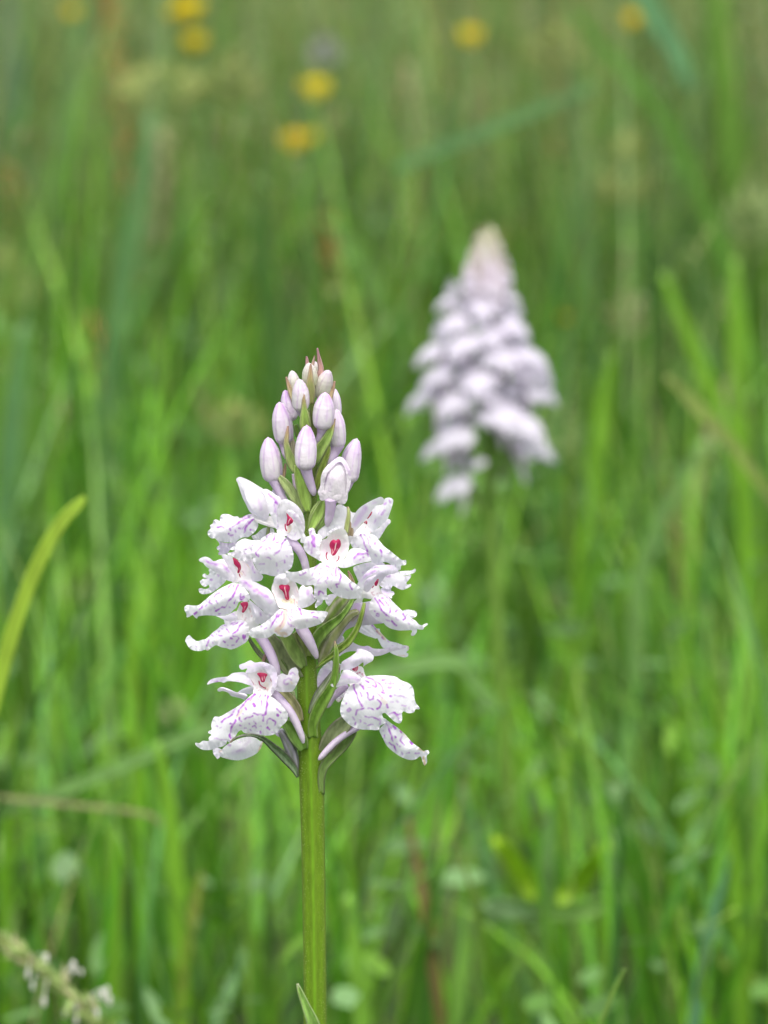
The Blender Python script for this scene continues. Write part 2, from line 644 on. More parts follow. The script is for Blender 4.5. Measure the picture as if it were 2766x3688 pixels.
def bract_tint(c, tip=0.22, tipc=TIP, rim=0.35, tip_at=1, rimc=(0.24, 0.17, 0.18)):
    c = np.asarray(c, float) * 1.55 + 0.018
    def f(t, x):
        tt = t if tip_at == 1 else 1 - t
        k = np.clip((tt - (1 - tip)) / max(tip, 1e-3), 0, 1)[..., None] ** 0.8 if tip > 0 else np.zeros((len(t), 1))
        o = c * (1 - k) + np.asarray(tipc) * k
        e = np.clip((np.abs(x) - 0.8) / 0.2, 0, 1)[..., None] * rim
        o = o * (1 - e) + np.asarray(rimc) * e
        v = 0.09 * np.cos(x * 11)[..., None]
        mid = np.exp(-(x / 0.12) ** 2)[..., None] * 0.15
        return o * (1 + v - mid)
    return f


def bract(crop, pts, c=GREEN, tip=0.2, tip_at=1, keel=0.7, rim=0.35, tipc=TIP, name='bract', parent=None, cols=10, rimc=(0.24, 0.17, 0.18)):
    return ribbon(name, parent or OR, crop, pts, M_LEAF, keel=keel, cols=cols, tint=bract_tint(c, tip, tipc, rim, tip_at, rimc), thick=0.3)


def ovary(crop, pts, c=GREYG, parent=None, twist=3.0, name='ovary'):
    def tint(t, th):
        s = 0.5 + 0.5 * np.cos(th * 5 + t * twist)
        s = s[..., None] ** 1.5
        return np.asarray(c) * 1.3 * (1 - s) + np.array([0.40, 0.39, 0.27]) * s
    return tube(name, parent or OR, crop, pts, M_LEAF, n=30, tint=tint, ridge=0.07, nr=5)


def spur(crop, pts, parent, lil=0.3):
    def tint(t, th):
        o = np.zeros((len(t), 3))
        o[:, 1] = np.clip(lil + 0.25 * np.cos(th * 2) - 0.5 * t ** 3 + 0.3 * (1 - t), 0, 0.75)
        return o
    return tube('spur', parent, crop, pts, M_SPUR, n=20, tint=tint, ridge=0.025, nr=3)


def bud(tip, base, width, d0, d1, green=0.0, lil=0.5, neck=(), crop='A', fat=0.43, flat=0.95, seam=True, hook=0):
    """closed bud: ovate body between base and tip, with the seams of its folded sepals; neck: the spur below it"""
    b, t = np.array(base, float), np.array(tip, float)
    ts = np.linspace(0, 1, 26)
    wprof = np.interp(ts, [0, 0.05, 0.12, 0.22, 0.34, fat, 0.6, 0.72, 0.83, 0.91, 0.96, 0.985, 1.0],
                      [0.56, 0.80, 0.92, 0.99, 1.02, 1.02, 0.96, 0.84, 0.66, 0.48, 0.35, 0.25, 0.09])
    dirv = (t - b)
    side = np.array([-dirv[1], dirv[0]]) / np.linalg.norm(dirv)
    pts = []
    for k, s in enumerate(ts):
        p = b + dirv * s + side * hook * math.sin(s * math.pi)
        pts.append((p[0], p[1], width * wprof[k], d0 + (d1 - d0) * s))
    W, R, a = centreline(crop, pts, 2)
    T, S, N = frames(W)
    m = len(W)
    n = 60
    th = np.arange(n) / n * 2 * math.pi
    tt = np.linspace(0, 1, m)
    seams = [1.25, 2.55, 4.2, 5.6]
    pr = np.ones((m, n)) + 0.0
    cs = np.zeros((m, n, 3))
    ph = (abs(b[0]) * 0.37) % 1.0
    for i_, s0 in enumerate(seams):
        th0 = s0 + ph * 0.6 - 0.3
        dd = (th[None] - th0 - 0.35 * (1 - tt[:, None]) * (1 if i_ % 2 else -1) + math.pi) % (2 * math.pi) - math.pi
        if seam:
            pr += -0.07 * np.exp(-(dd / 0.08) ** 2) + 0.035 * np.exp(-((dd - 0.16) / 0.1) ** 2)
        cs[..., 1] += 0.4 * np.exp(-(dd / 0.12) ** 2)
        cs[..., 0] += 0.22 * np.exp(-(dd / 0.05) ** 2)
    mid = (th[None] - 1.75 - ph * 0.3)
    cs[..., 0] += 0.30 * np.exp(-(mid / 0.06) ** 2) * (tt[:, None] > 0.25) * (tt[:, None] < 0.9)
    cs[..., 1] += 1.3 * lil * np.clip((tt[:, None] - 0.55) / 0.35, 0, 1) * (0.7 + 0.3 * np.cos(th * 3)[None])
    cs[..., 1] += 0.25 * np.clip(0.2 - tt[:, None], 0, 1) * 3
    cs[..., 2] += green * np.clip(1.15 - tt[:, None] * 0.8, 0, 1)
    cs[..., 1] += 0.22 * np.clip(np.sin(tt[:, None] * 9 + th[None] * 2 + ph * 9) * np.sin(th[None] * 3 + ph * 20 - tt[:, None] * 5), 0, 1)
    cs = np.clip(cs, 0, 1)
    ring = (np.cos(th)[None] * pr)[..., None] * S[:, None] + (np.sin(th)[None] * pr * flat)[..., None] * N[:, None]
    V = (W[:, None] + ring * R[:, None, None]).reshape(-1, 3)
    V = np.concatenate([V, W[:1] - T[:1] * R[0] * 0.35, W[-1:] + T[-1:] * R[-1]])
    F = []
    for i in range(m - 1):
        for j in range(n):
            q = (j + 1) % n
            F += [(i * n + j, (i + 1) * n + j, (i + 1) * n + q), (i * n + j, (i + 1) * n + q, i * n + q)]
    for j in range(n):
        q = (j + 1) % n
        F += [(m * n, j, q), (m * n + 1, (m - 1) * n + q, (m - 1) * n + j)]
    C = np.concatenate([cs.reshape(-1, 3), cs[0, :1], cs[-1, :1]])
    o = link_mesh('bud', V, F, M_BUD, OR, C, base=BASE[0])
    if len(neck):
        spur(crop, neck, o, lil=0.35)
    return o


# ---- the stack of closed buds at the top (rear ones first)
bud((745, 322), (735, 460), 80, -2, -2, green=0.5, lil=0.1)
bud((478, 428), (520, 700), 150, -3.5, -3.0, green=0.55, lil=0.1)
bud((672, 342), (690, 610), 176, 0.5, 1.5, green=0.75, lil=0.05)
bud((900, 424), (815, 745), 198, -0.5, 1.5, green=0.6, lil=0.45, hook=-10)
bud((836, 420), (822, 560), 60, -3, -3, green=0.4, lil=0.3)
bud((400, 650), (478, 990), 168, -3, -3, lil=0.8)
bud((960, 630), (985, 935), 130, -3.5, -3.5, lil=0.2)
bud((335, 788), (400, 1250), 232, 0, 0.5, lil=0.6, neck=[(385, 1215, 150, 0), (388, 1300, 95, 0), (402, 1380, 72, 0.2), (412, 1425, 40, 0.2)])
bud((562, 525), (575, 880), 196, 3, 3.5, green=0.15, lil=0.35, neck=[(570, 850, 130, 3), (590, 920, 80, 2.5), (625, 1010, 50, 1.5)], hook=8)
bud((857, 678), (828, 1085), 246, 3.5, 4.0, lil=0.6, neck=[(826, 1060, 140, 3.5), (815, 1140, 105, 3), (790, 1220, 88, 2.5), (768, 1275, 45, 2.2)])
bud((985, 868), (1000, 1300), 196, -0.5, 0, lil=0.35, neck=[(1000, 1260, 160, -0.5), (960, 1350, 125, -0.5), (905, 1450, 105, 0), (860, 1530, 80, 0), (835, 1590, 40, 0)])
bud((1218, 1204), (1130, 1690), 232, -2.5, -2.5, lil=0.35, hook=-22, neck=[(1150, 1640, 110, -2.5), (1125, 1740, 70, -2.5), (1080, 1830, 50, -2.5)])
bud((206, 1190), (265, 1680), 250, 0.5, 1, lil=0.5, neck=[(262, 1640, 150, 0.8), (300, 1720, 125, 0.7), (360, 1850, 95, 0.6), (420, 1940, 70, 0.5)])
bud((648, 1050), (628, 1545), 246, 5.5, 5.0, lil=0.75, neck=[(632, 1515, 150, 5), (655, 1610, 118, 4.8), (690, 1720, 100, 4.2), (722, 1810, 72, 3.9), (730, 1845, 34, 3.7)])

# the bud that is about to open
ob = petal('bud', OR, 'A', '1020,1405 935,1460 860,1530 815,1630 800,1760 772,1800 800,1870 870,1905 960,1925 1030,1945 1085,1935 1112,1880 1120,1780 1150,1680 1150,1590 1110,1500 1075,1435',
           [(1020, 1410, 5.6), (960, 1650, 7.8), (820, 1700, 5.8), (1140, 1680, 5.6), (870, 1890, 6.2), (1060, 1920, 6.0), (960, 1850, 7.0)], M_BUD, bulge=1.5, ruffle=0.12,
           wash=[(60, 0.6, '1000,1430 1070,1470'), (90, 0.35, '870,1560 830,1700'), (70, 0.25, '1120,1560 1130,1680'), (40, 0.2, '960,1600 900,1800')], thick=0.3)
petal('sepal', ob, 'A', '1018,1412 935,1470 850,1540 812,1620 800,1740 780,1795 815,1850 845,1800 850,1700 880,1600 940,1530 1000,1470 1040,1470 1085,1550 1100,1650 1100,1750 1090,1860 1120,1800 1150,1690 1152,1590 1110,1490 1070,1430',
      [(1020, 1410, 6.1), (820, 1700, 6.5), (1140, 1680, 6.3), (1040, 1480, 7.2), (860, 1650, 7.2), (1090, 1700, 7.0)], M_BUD, bulge=0.2, ruffle=0.05,
      wash=[(50, 0.45, '1020,1420 900,1520'), (40, 0.5, '1070,1440 1140,1600')])
petal('lip', ob, 'A', '800,1840 840,1800 960,1820 1080,1830 1112,1870 1085,1938 1040,1950 1000,1925 975,1905 940,1925 870,1900 820,1905 790,1880',
      [(950, 1820, 7.3), (800, 1850, 6.2), (1100, 1900, 6.0), (950, 1900, 6.8)], M_BUD, bulge=0.2, ruffle=0.12, wave=18)
spur('A', [(920, 1890, 150, 6), (918, 1960, 122, 5.8), (905, 2060, 105, 5.2), (888, 2140, 82, 4.8), (878, 2195, 38, 4.6)], ob, 0.4)

# ---- bracts of the bud zone
bract('A', [(735, 640, 60, 0), (780, 520, 66, 0), (808, 420, 60, 0), (795, 330, 44, 0.2), (780, 250, 26, 0.2), (768, 168, 8, 0)], (0.40, 0.25, 0.22), tip=0.5, tipc=(0.50, 0.24, 0.28))
bract('A', [(655, 420, 34, -1), (653, 350, 34, -1), (650, 300, 22, -1), (645, 264, 6, -1)], (0.42, 0.24, 0.24), tip=0.4, tipc=(0.5, 0.22, 0.28))
bract('A', [(705, 400, 26, -1.5), (718, 340, 22, -1.5), (730, 295, 14, -1.5), (738, 258, 5, -1.5)], (0.45, 0.32, 0.25))
bract('A', [(700, 800, 60, 2.5), (692, 700, 92, 3), (688, 620, 98, 3.2), (686, 540, 70, 3.2), (690, 450, 40, 3), (692, 350, 8, 2.6)], (0.24, 0.25, 0.09), tip=0.5, tipc=(0.40, 0.24, 0.17))
bract('A', [(500, 780, 40, -1.5), (468, 680, 52, -1.5), (440, 590, 36, -1.5), (412, 497, 8, -1.5)], (0.34, 0.30, 0.16), tip=0.6, tipc=(0.48, 0.28, 0.2))
bract('A', [(915, 760, 30, 1), (925, 690, 44, 1), (948, 620, 34, 1), (966, 546, 8, 1)], (0.38, 0.30, 0.17), tip=0.6, tipc=(0.48, 0.27, 0.2))
bract('A', [(640, 1130, 90, 3.5), (630, 1040, 120, 4.2), (625, 950, 100, 4.6), (618, 850, 54, 4.8), (614, 760, 32, 4.8), (615, 690, 7, 4.6)], (0.24, 0.33, 0.08), tip=0.45)
bract('A', [(700, 1380, 40, 1), (690, 1200, 60, 1), (665, 1060, 70, 1), (655, 900, 40, 1)], OLIVE, tip=0)
bract('A', [(745, 1160, 70, -1), (725, 1000, 90, -1), (705, 860, 70, -1)], OLIVE, tip=0)
bract('A', [(550, 1600, 60, 2.5), (485, 1480, 118, 3), (440, 1360, 84, 3.2), (415, 1250, 52, 3.2), (424, 1150, 36, 3), (434, 1055, 8, 2.6)], (0.24, 0.30, 0.10), tip=0.5)
bract('A', [(550, 1180, 46, -0.5), (535, 1100, 56, -0.5), (520, 1040, 40, -0.5)], DGREEN, tip=0)
bract('A', [(520, 1420, 36, 0.5), (495, 1320, 60, 0.5), (480, 1230, 50, 0.5), (470, 1150, 20, 0.5)], (0.27, 0.25, 0.17), tip=0)
bract('A', [(735, 1480, 70, 3), (790, 1340, 120, 3.4), (855, 1240, 108, 3.8), (905, 1140, 80, 4), (940, 1060, 44, 4), (969, 972, 7, 3.6)], (0.23, 0.33, 0.08), tip=0.35)
bract('A', [(735, 1800, 50, 1.6), (790, 1640, 90, 1.8), (840, 1480, 74, 1.8), (890, 1350, 46, 1.5), (905, 1290, 20, 1.2)], (0.19, 0.25, 0.04), tip=0)
bract('A', [(660, 2030, 60, 2.4), (635, 1900, 130, 3), (590, 1740, 124, 3.4), (545, 1600, 74, 3.4), (520, 1500, 20, 3.2)], (0.24, 0.35, 0.07), tip=0)
bract('A', [(700, 1640, 60, 1.6), (690, 1760, 60, 2.6), (690, 1860, 50, 2.6)], OLIVE, tip=0)
bract('A', [(605, 2060, 30, 1.2), (560, 1950, 88, 1.5), (480, 1820, 110, 1.8), (400, 1710, 96, 1.9), (340, 1640, 50, 1.8), (310, 1610, 16, 1.6)], (0.27, 0.33, 0.13), tip=0.15)
bract('A', [(375, 1680, 22, -0.6), (385, 1600, 40, -0.6), (398, 1540, 26, -0.6), (405, 1485, 7, -0.6)], (0.42, 0.32, 0.2), tip=0.6)
bract('A', [(540, 1850, 40, -1.5), (515, 1690, 50, -1.5), (500, 1600, 40, -1.5)], PURP * 1.4, tip=0)
bract('A', [(680, 2250, 60, 3.2), (740, 2130, 116, 3.8), (800, 2010, 118, 4.0), (840, 1900, 50, 3.8)], (0.25, 0.36, 0.08), tip=0)
bract('C', [(225, 740, 60, 2), (260, 620, 120, 2.6), (310, 480, 150, 2.8), (370, 360, 90, 2.6)], (0.25, 0.36, 0.08), tip=0)
bract('C', [(300, 720, 40, 1.0), (360, 620, 60, 1.0), (400, 540, 40, 1.0)], (0.32, 0.44, 0.14), tip=0)
bract('C', [(655, 725, 50, 6.5), (668, 620, 54, 6.8), (682, 520, 38, 6.9), (680, 450, 26, 6.8), (668, 415, 10, 6.6)], (0.30, 0.34, 0.13), tip=0.2)
bract('C', [(700, 760, 60, 5.8), (708, 700, 58, 6), (706, 650, 30, 6), (694, 588, 8, 5.8)], (0.36, 0.28, 0.17), tip=0.3)
bract('C', [(750, 1380, 50, 3), (722, 1300, 44, 3), (700, 1240, 34, 3), (676, 1182, 8, 3)], (0.40, 0.30, 0.18), tip=0.5)

# ---- F1: upper left flower, hood closed like a bud
f = petal('flower', OR, 'G', '720,640 760,600 850,660 940,700 1000,650 1060,720 1110,830 1060,835 960,808 860,775 780,740 730,690', [(730, 650, 1.5), (1100, 800, 1.0), (900, 730, 3.6)], M_THROAT, bulge=1.0, ruffle=0.05)
petal('sepal', f, 'G', '500,112 540,75 600,85 700,130 800,190 900,250 960,300 1000,400 1020,520 1000,620 940,710 880,700 820,660 770,630 740,620 700,590 650,490 600,390 560,280 525,170',
      [(510, 110, 1.2), (740, 620, 1.5), (1000, 520, 0.5), (800, 350, 3.4), (900, 600, 3.0)], M_PETAL, bulge=1.2, ruffle=0.08, lil=0.06)
petal('petal', f, 'G', '548,122 600,112 640,160 720,220 830,290 905,350 955,430 987,540 975,630 935,708 880,682 800,622 740,560 690,480 650,400 618,290 572,205',
      [(555, 120, 2.4), (935, 700, 3.2), (760, 390, 5.4), (620, 300, 3.0), (960, 450, 3.0), (860, 560, 5.4)], M_PETAL, bulge=1.2, ruffle=0.06,
      wash=[(40, 0.55, '650,190 730,300 800,350 850,450 870,560'), (24, 0.3, '760,500 790,540')])
petal('lip', f, 'G', '725,625 640,650 560,690 520,662 465,665 400,635 340,625 280,640 258,680 258,730 200,708 160,725 150,770 108,800 120,840 75,890 85,950 130,990 180,990 215,1020 300,1045 380,1052 480,1050 540,1010 600,975 670,975 720,945 790,880 830,800 825,760 780,700 770,660',
      [(730, 640, 3.6), (560, 750, 5.8), (400, 830, 6.6), (250, 900, 6.4), (90, 920, 3.8), (800, 800, 2.8), (600, 970, 3.6), (350, 1040, 4.2), (300, 640, 3.2), (150, 760, 2.6), (500, 670, 4.2)], M_PETAL, bulge=0.25, ruffle=0.55, wave=22,
      marks=[(22, .8, '700,660 640,690 560,740 510,790'), (14, .7, '730,640 640,655 560,690'), (26, .9, '755,712 700,750 660,800 640,870 625,900'), (24, .8, '615,720 600,730'), (30, .8, '418,850 420,870'), (26, .7, '388,915 392,920'), (26, .75, '545,845 575,845'), (20, .6, '415,945 450,938'), (26, .8, '722,855 728,857'), (14, .5, '755,870 760,872'), (20, .7, '222,830 270,820 320,832'), (16, .5, '330,745 345,750'), (16, .5, '425,745 430,750'), (14, .6, '520,770 470,800 440,820'), (14, .5, '680,720 640,780 600,850'), (22, .45, '490,870 495,900')],
      wash=[(40, .3, '170,790 150,830'), (60, .2, '500,720 440,800')])
petal('lip', f, 'B', '430,798 470,830 560,850 650,838 720,815 700,840 660,870 640,905 600,925 555,975 520,982 460,992 450,965 465,955 430,905 468,868 445,825', [(440, 810, 1.5), (700, 830, 2.6), (500, 960, 0.5), (560, 880, 1.2)], M_LILAC, bulge=0.3, ruffle=0.45, wave=14,
      wash=[(40, .6, '500,840 620,855'), (20, .4, '460,900 560,900'), (20, .4, '480,940 560,930')])

# pieces of rear flowers seen between
bk = petal('flower', OR, 'B', '850,765 900,745 960,690 1010,665 1110,680 1120,720 1020,768 960,800 880,812', -1.0, M_PETAL, bulge=0.5, ruffle=0.4, wave=12)
petal('petal', bk, 'G', '1030,300 1072,238 1130,290 1165,350 1185,430 1100,400 1050,350', -1.5, M_LILAC, bulge=0.5)
petal('petal', bk, 'G', '1350,300 1380,310 1440,400 1500,530 1500,580 1440,470 1390,370', -0.6, M_LILAC, bulge=0.2)
bract('G', [(960, 960, 30, -0.4), (975, 900, 38, -0.4), (985, 830, 36, -0.4), (990, 800, 20, -0.4)], (0.25, 0.32, 0.13), tip=0)

# ---- F2: upper flower left of the stem
f = petal('flower', OR, 'G', '1112,515 1165,470 1180,420 1230,405 1300,425 1400,490 1460,560 1500,640 1522,760 1525,860 1490,960 1400,1020 1330,1010 1260,962 1180,945 1105,890 1130,800 1118,680',
          [(1115, 515, 6.6), (1120, 850, 7.0), (1230, 405, 6.0), (1460, 560, 5.0), (1520, 860, 4.8), (1200, 930, 8.0), (1270, 720, 3.6), (1380, 800, 4.8), (1260, 860, 4.4), (1200, 640, 6.0), (1330, 1000, 6.4)], M_PETAL, bulge=0.5, ruffle=0.1,
          marks=[(10, .6, '1165,870 1175,885'), (10, .6, '1190,910 1200,915'), (12, .7, '1160,920 1170,940'), (14, .7, '1270,940 1250,955'), (10, .5, '1395,900 1380,940')], wash=[(40, .18, '1300,900 1290,700')])
petal('sepal', f, 'G', '1168,470 1182,420 1230,403 1300,425 1400,490 1462,560 1502,640 1524,760 1520,860 1500,780 1450,690 1390,610 1330,560 1290,520 1240,480 1200,470',
      [(1180, 440, 7.4), (1300, 450, 8.0), (1460, 580, 6.6), (1520, 850, 5.2), (1400, 600, 7.4)], M_PETAL, bulge=0.4, ruffle=0.08, marks=[(14, .35, '1275,462 1295,470')])
petal('sepal', f, 'G', '905,262 950,253 1030,295 1090,340 1150,372 1180,420 1170,470 1130,500 1112,560 1118,700 1132,840 1100,855 1060,760 1020,660 985,560 958,440 930,350 895,290',
      [(905, 265, 6.0), (1150, 380, 5.6), (1010, 450, 8.2), (1080, 600, 7.6), (1110, 830, 6.4)], M_PETAL, bulge=0.7, ruffle=0.1,
      marks=[(26, .55, '985,325 1030,375 1070,420 1095,455'), (34, .7, '1090,458 1118,470'), (18, .4, '1078,500 1085,600'), (16, .55, '1115,640 1112,670'), (14, .5, '1122,700 1122,740'), (14, .5, '1127,780 1125,820'), (14, .4, '1000,415 1005,435')],
      wash=[(60, .45, '960,290 1060,390 1100,470 1090,600')])
petal('petal', f, 'G', '1250,580 1290,562 1380,600 1450,680 1500,790 1520,920 1537,960 1510,1060 1462,1052 1465,970 1432,870 1392,780 1342,705 1300,655 1258,612',
      [(1252, 590, 8.6), (1400, 660, 9.4), (1500, 850, 8.2), (1505, 1040, 7.6), (1430, 800, 8.4)], M_PETAL, bulge=0.6, ruffle=0.1,
      wash=[(34, .75, '1370,640 1385,680'), (26, .5, '1300,610 1310,612'), (50, .4, '1400,680 1480,780'), (30, .3, '1500,820 1510,900')])
petal('column', f, 'G', '1252,612 1290,655 1350,712 1347,752 1310,782 1265,808 1248,790 1256,730 1262,690', [(1255, 620, 6.4), (1340, 730, 7.4), (1260, 795, 6.6)], M_COLUMN, bulge=0.8, ruffle=0, step=2.2,
      marks=[(12, .8, '1312,705 1285,735 1268,770')])
petal('stigma', f, 'G', '1258,808 1310,760 1345,790 1330,870 1280,915 1248,870', 6.2, M_THROAT, bulge=0.7, tan=[(60, .5, '1290,820 1285,880')], ruffle=0)
petal('column', f, 'G', '1228,770 1240,775 1245,840 1262,880 1250,885 1230,850 1222,800', 6.9, M_COLUMN, bulge=0.2, ruffle=0, step=2)
spur('B', [(1290, 800, 130, 4.5), (1350, 860, 118, 4.6), (1420, 940, 104, 4.4), (1465, 1030, 96, 4.0), (1490, 1110, 92, 3.8), (1505, 1190, 80, 3.6)], f, 0.25)
petal('lip', f, 'B', '1098,722 1180,738 1240,765 1290,830 1330,910 1352,1000 1345,1080 1320,1150 1262,1190 1210,1222 1150,1245 1080,1240 1020,1222 960,1215 920,1170 892,1120 868,1060 865,1022 830,1038 760,1065 710,1060 660,1032 600,1000 555,978 620,955 655,940 592,925 640,888 680,895 712,942 780,937 840,902 900,850 960,800 1020,758',
      [(1110, 735, 7.4), (1280, 820, 7.2), (1340, 1050, 7.6), (1160, 900, 11.2), (1000, 950, 10.6), (850, 960, 10.4), (700, 980, 8.6), (600, 975, 6.8), (1150, 1235, 7.2), (960, 1200, 7.0), (1200, 1080, 10.4), (1050, 1080, 10.0), (950, 830, 8.0), (1310, 1150, 6.8)], M_PETAL, bulge=0.3, ruffle=0.5, wave=24,
      marks=[(16, .8, '1245,805 1215,860'), (16, .75, '1130,770 1100,820'), (13, .7, '1030,780 980,830'), (11, .6, '1110,730 1030,770'), (14, .7, '1175,830 1120,870'), (16, .7, '980,880 930,930 905,970 925,1010 935,985'), (18, .75, '1190,930 1170,955 1120,995'), (14, .6, '1215,870 1195,920'), (20, .7, '1060,905 1070,915'), (18, .6, '1020,912 1030,920'), (18, .65, '1262,995 1268,1002'), (16, .6, '1025,1020 1055,1030 1070,1040'), (18, .55, '1240,1050 1245,1080'), (14, .55, '940,1105 1000,1090'), (14, .5, '1150,1090 1145,1130'), (12, .4, '1170,1190 1175,1170'), (14, .45, '850,935 855,950'), (12, .4, '770,970 790,975'), (12, .35, '1180,1065 1220,1055'), (10, .5, '1240,765 1180,790'), (10, .5, '1160,745 1120,760')],
      wash=[(70, .2, '1100,850 1000,1000'), (50, .2, '620,970 680,985')])
petal('lip', f, 'B', '655,875 700,822 760,795 860,815 940,812 980,795 900,860 840,915 780,940 712,942 680,900', [(660, 875, 6.0), (960, 810, 7.2), (780, 860, 7.0)], M_PETAL, bulge=0.4, ruffle=0.35,
      marks=[(12, .55, '820,885 870,880 920,860'), (10, .4, '760,920 790,925')], wash=[(60, .2, '700,850 800,900')])

# ---- rear hood behind the front flower
bk = petal('flower', OR, 'C', '310,725 375,655 440,610 490,550 545,392 600,392 680,440 722,480 768,492 745,560 725,620 700,740 640,760 560,690 480,710 370,800', [(560, 400, 1.5), (350, 700, 3.5), (700, 500, 2.5), (560, 600, 4.2), (480, 700, 4.5)], M_PETAL, bulge=1.0, ruffle=0.15)
petal('petal', bk, 'C', '480,690 560,660 610,672 650,730 668,760 600,720 520,710 450,740 430,770 420,740', 6.0, M_PETAL, bulge=0.4, ruffle=0.3, wave=14)

# ---- F3: the front flower facing the viewer
f = petal('flower', OR, 'C', '370,812 420,790 445,742 490,716 560,678 630,682 665,740 685,830 682,930 650,1000 612,1060 575,1125 480,1120 400,1105 352,1062 335,960 340,870',
          [(370, 815, 8.6), (500, 715, 9.4), (650, 730, 8.6), (682, 900, 8.0), (340, 960, 8.2), (480, 1115, 11.2), (570, 1110, 10.6), (510, 900, 5.4), (420, 900, 6.6), (610, 880, 6.6), (500, 1020, 6.8)], M_THROAT, bulge=0.3, ruffle=0.1,
          marks=[(7, .5, '345,870 335,950 345,1030'), (8, .7, '375,1040 385,1065'), (8, .7, '360,1055 365,1080'), (8, .7, '545,1108 550,1112'), (8, .7, '560,1105 566,1108'), (6, .4, '680,960 640,1030 610,1070')],
          wash=[(90, .35, '400,830 420,950'), (60, .3, '640,850 630,960'), (40, .15, '500,760 560,750')])
petal('sepal', f, 'C', '205,685 242,665 276,685 290,738 330,745 366,800 342,870 335,955 350,1065 290,1032 190,972 150,922 145,860 168,775 212,765',
      [(240, 670, 7.0), (150, 900, 7.4), (340, 1050, 9.6), (250, 860, 9.6), (350, 810, 8.8)], M_PETAL, bulge=0.5, ruffle=0.2,
      marks=[(42, .75, '255,775 265,830 258,880'), (16, .5, '238,700 235,750'), (14, .4, '205,830 200,900'), (16, .35, '240,900 245,970')], wash=[(70, .35, '260,790 245,950'), (30, .3, '200,800 195,900')])
petal('sepal', f, 'C', '680,950 720,915 800,913 880,943 920,978 940,1020 960,1058 880,1078 780,1102 700,1132 620,1147 568,1132 600,1085 650,1010',
      [(690, 960, 9.0), (580, 1130, 10.4), (900, 960, 7.8), (760, 1000, 10.4), (940, 1050, 7.4)], M_PETAL, bulge=0.4, ruffle=0.15,
      marks=[(28, .7, '750,1020 780,990 820,978'), (22, .75, '830,975 880,980 905,975 915,1010'), (18, .6, '815,1050 825,1040'), (14, .6, '850,1015 860,1025'), (10, .3, '740,1030 735,1090')], wash=[(50, .35, '750,1020 830,975'), (50, .2, '780,1060 860,1050')])
petal('column', f, 'C', '453,880 462,840 480,818 505,806 530,818 555,800 580,815 590,850 585,890 562,925 548,950 525,985 497,1000 478,990 470,930', [(460, 870, 8.2), (585, 870, 8.2), (520, 850, 9.2), (495, 995, 9.2)], M_COLUMN, bulge=0.9, ruffle=0, step=2.0,
      marks=[(14, .85, '530,845 522,890 505,940 490,985'), (9, .7, '478,920 490,945'), (9, .7, '535,935 545,915')], wash=[(14, .6, '500,900 480,960'), (12, .5, '545,930 520,980')])
petal('column', f, 'C', '422,955 432,958 420,1000 430,1040 452,1062 440,1064 416,1035 407,1000', 8.4, M_COLUMN, bulge=0.2, ruffle=0, step=2)
petal('column', f, 'C', '562,1000 570,1005 570,1035 550,1065 515,1085 508,1078 545,1056 560,1030', 8.6, M_COLUMN, bulge=0.2, ruffle=0, step=2)
petal('lip', f, 'I', '740,385 800,372 900,420 1000,440 1075,468 1110,520 1200,600 1290,690 1390,758 1450,808 1492,870 1472,920 1472,990 1420,1003 1350,1007 1250,1012 1140,992 1050,957 950,892 872,812 862,920 885,1000 927,1080 900,1097 840,1030 802,1030 778,1090 720,1130 665,1170 658,1110 690,1045 690,1020 642,1000 640,900 635,770 560,772 450,772 330,722 200,672 138,620 140,560 155,513 220,535 350,530 520,475 640,450',
      [(790, 385, 11.0), (1060, 475, 10.6), (850, 560, 14.6), (780, 760, 15.6), (760, 1000, 13.6), (680, 1150, 12.0), (900, 1080, 12.4), (500, 560, 13.2), (300, 620, 12.0), (150, 570, 10.0), (450, 765, 10.6), (200, 665, 9.6), (1060, 700, 14.6), (1300, 860, 13.2), (1470, 880, 11.0), (1150, 985, 11.2), (1350, 1000, 10.6), (640, 800, 14.4), (870, 820, 14.4), (950, 880, 12.6)], M_PETAL, bulge=0.1, ruffle=0.35, wave=22,
      marks=[(28, .7, '775,455 750,485'), (22, .6, '730,400 690,440 650,490 620,560 595,605'), (18, .5, '690,420 640,490'), (20, .65, '850,430 890,445 900,460'), (26, .7, '965,460 970,485'), (24, .8, '1028,465 1020,530 1018,600 1010,620'), (26, .85, '1070,480 1095,570 1105,650 1095,720 1060,750 1030,765 1045,800'), (24, .7, '940,570 955,610'), (26, .6, '878,505 880,525'), (26, .65, '490,545 440,565 385,585'), (22, .5, '735,565 715,585'), (20, .5, '780,600 740,660 715,705'), (22, .55, '870,630 885,660 850,690 870,740'), (28, .65, '1270,750 1280,800 1310,845'), (16, .4, '1190,810 1240,860'), (28, .75, '710,940 720,890 770,880 800,910'), (14, .4, '640,660 560,690'), (14, .4, '700,740 760,730'), (12, .35, '940,800 945,830'), (10, .4, '980,640 960,700')],
      wash=[(40, .2, '650,900 650,980'), (40, .2, '720,1070 750,1060')])
petal('lip', f, 'J', '0,870 60,900 120,960 40,1040 -40,1080 -110,1040 -130,960 -100,900', 4.0, M_LILAC, bulge=0.5, ruffle=0.1)

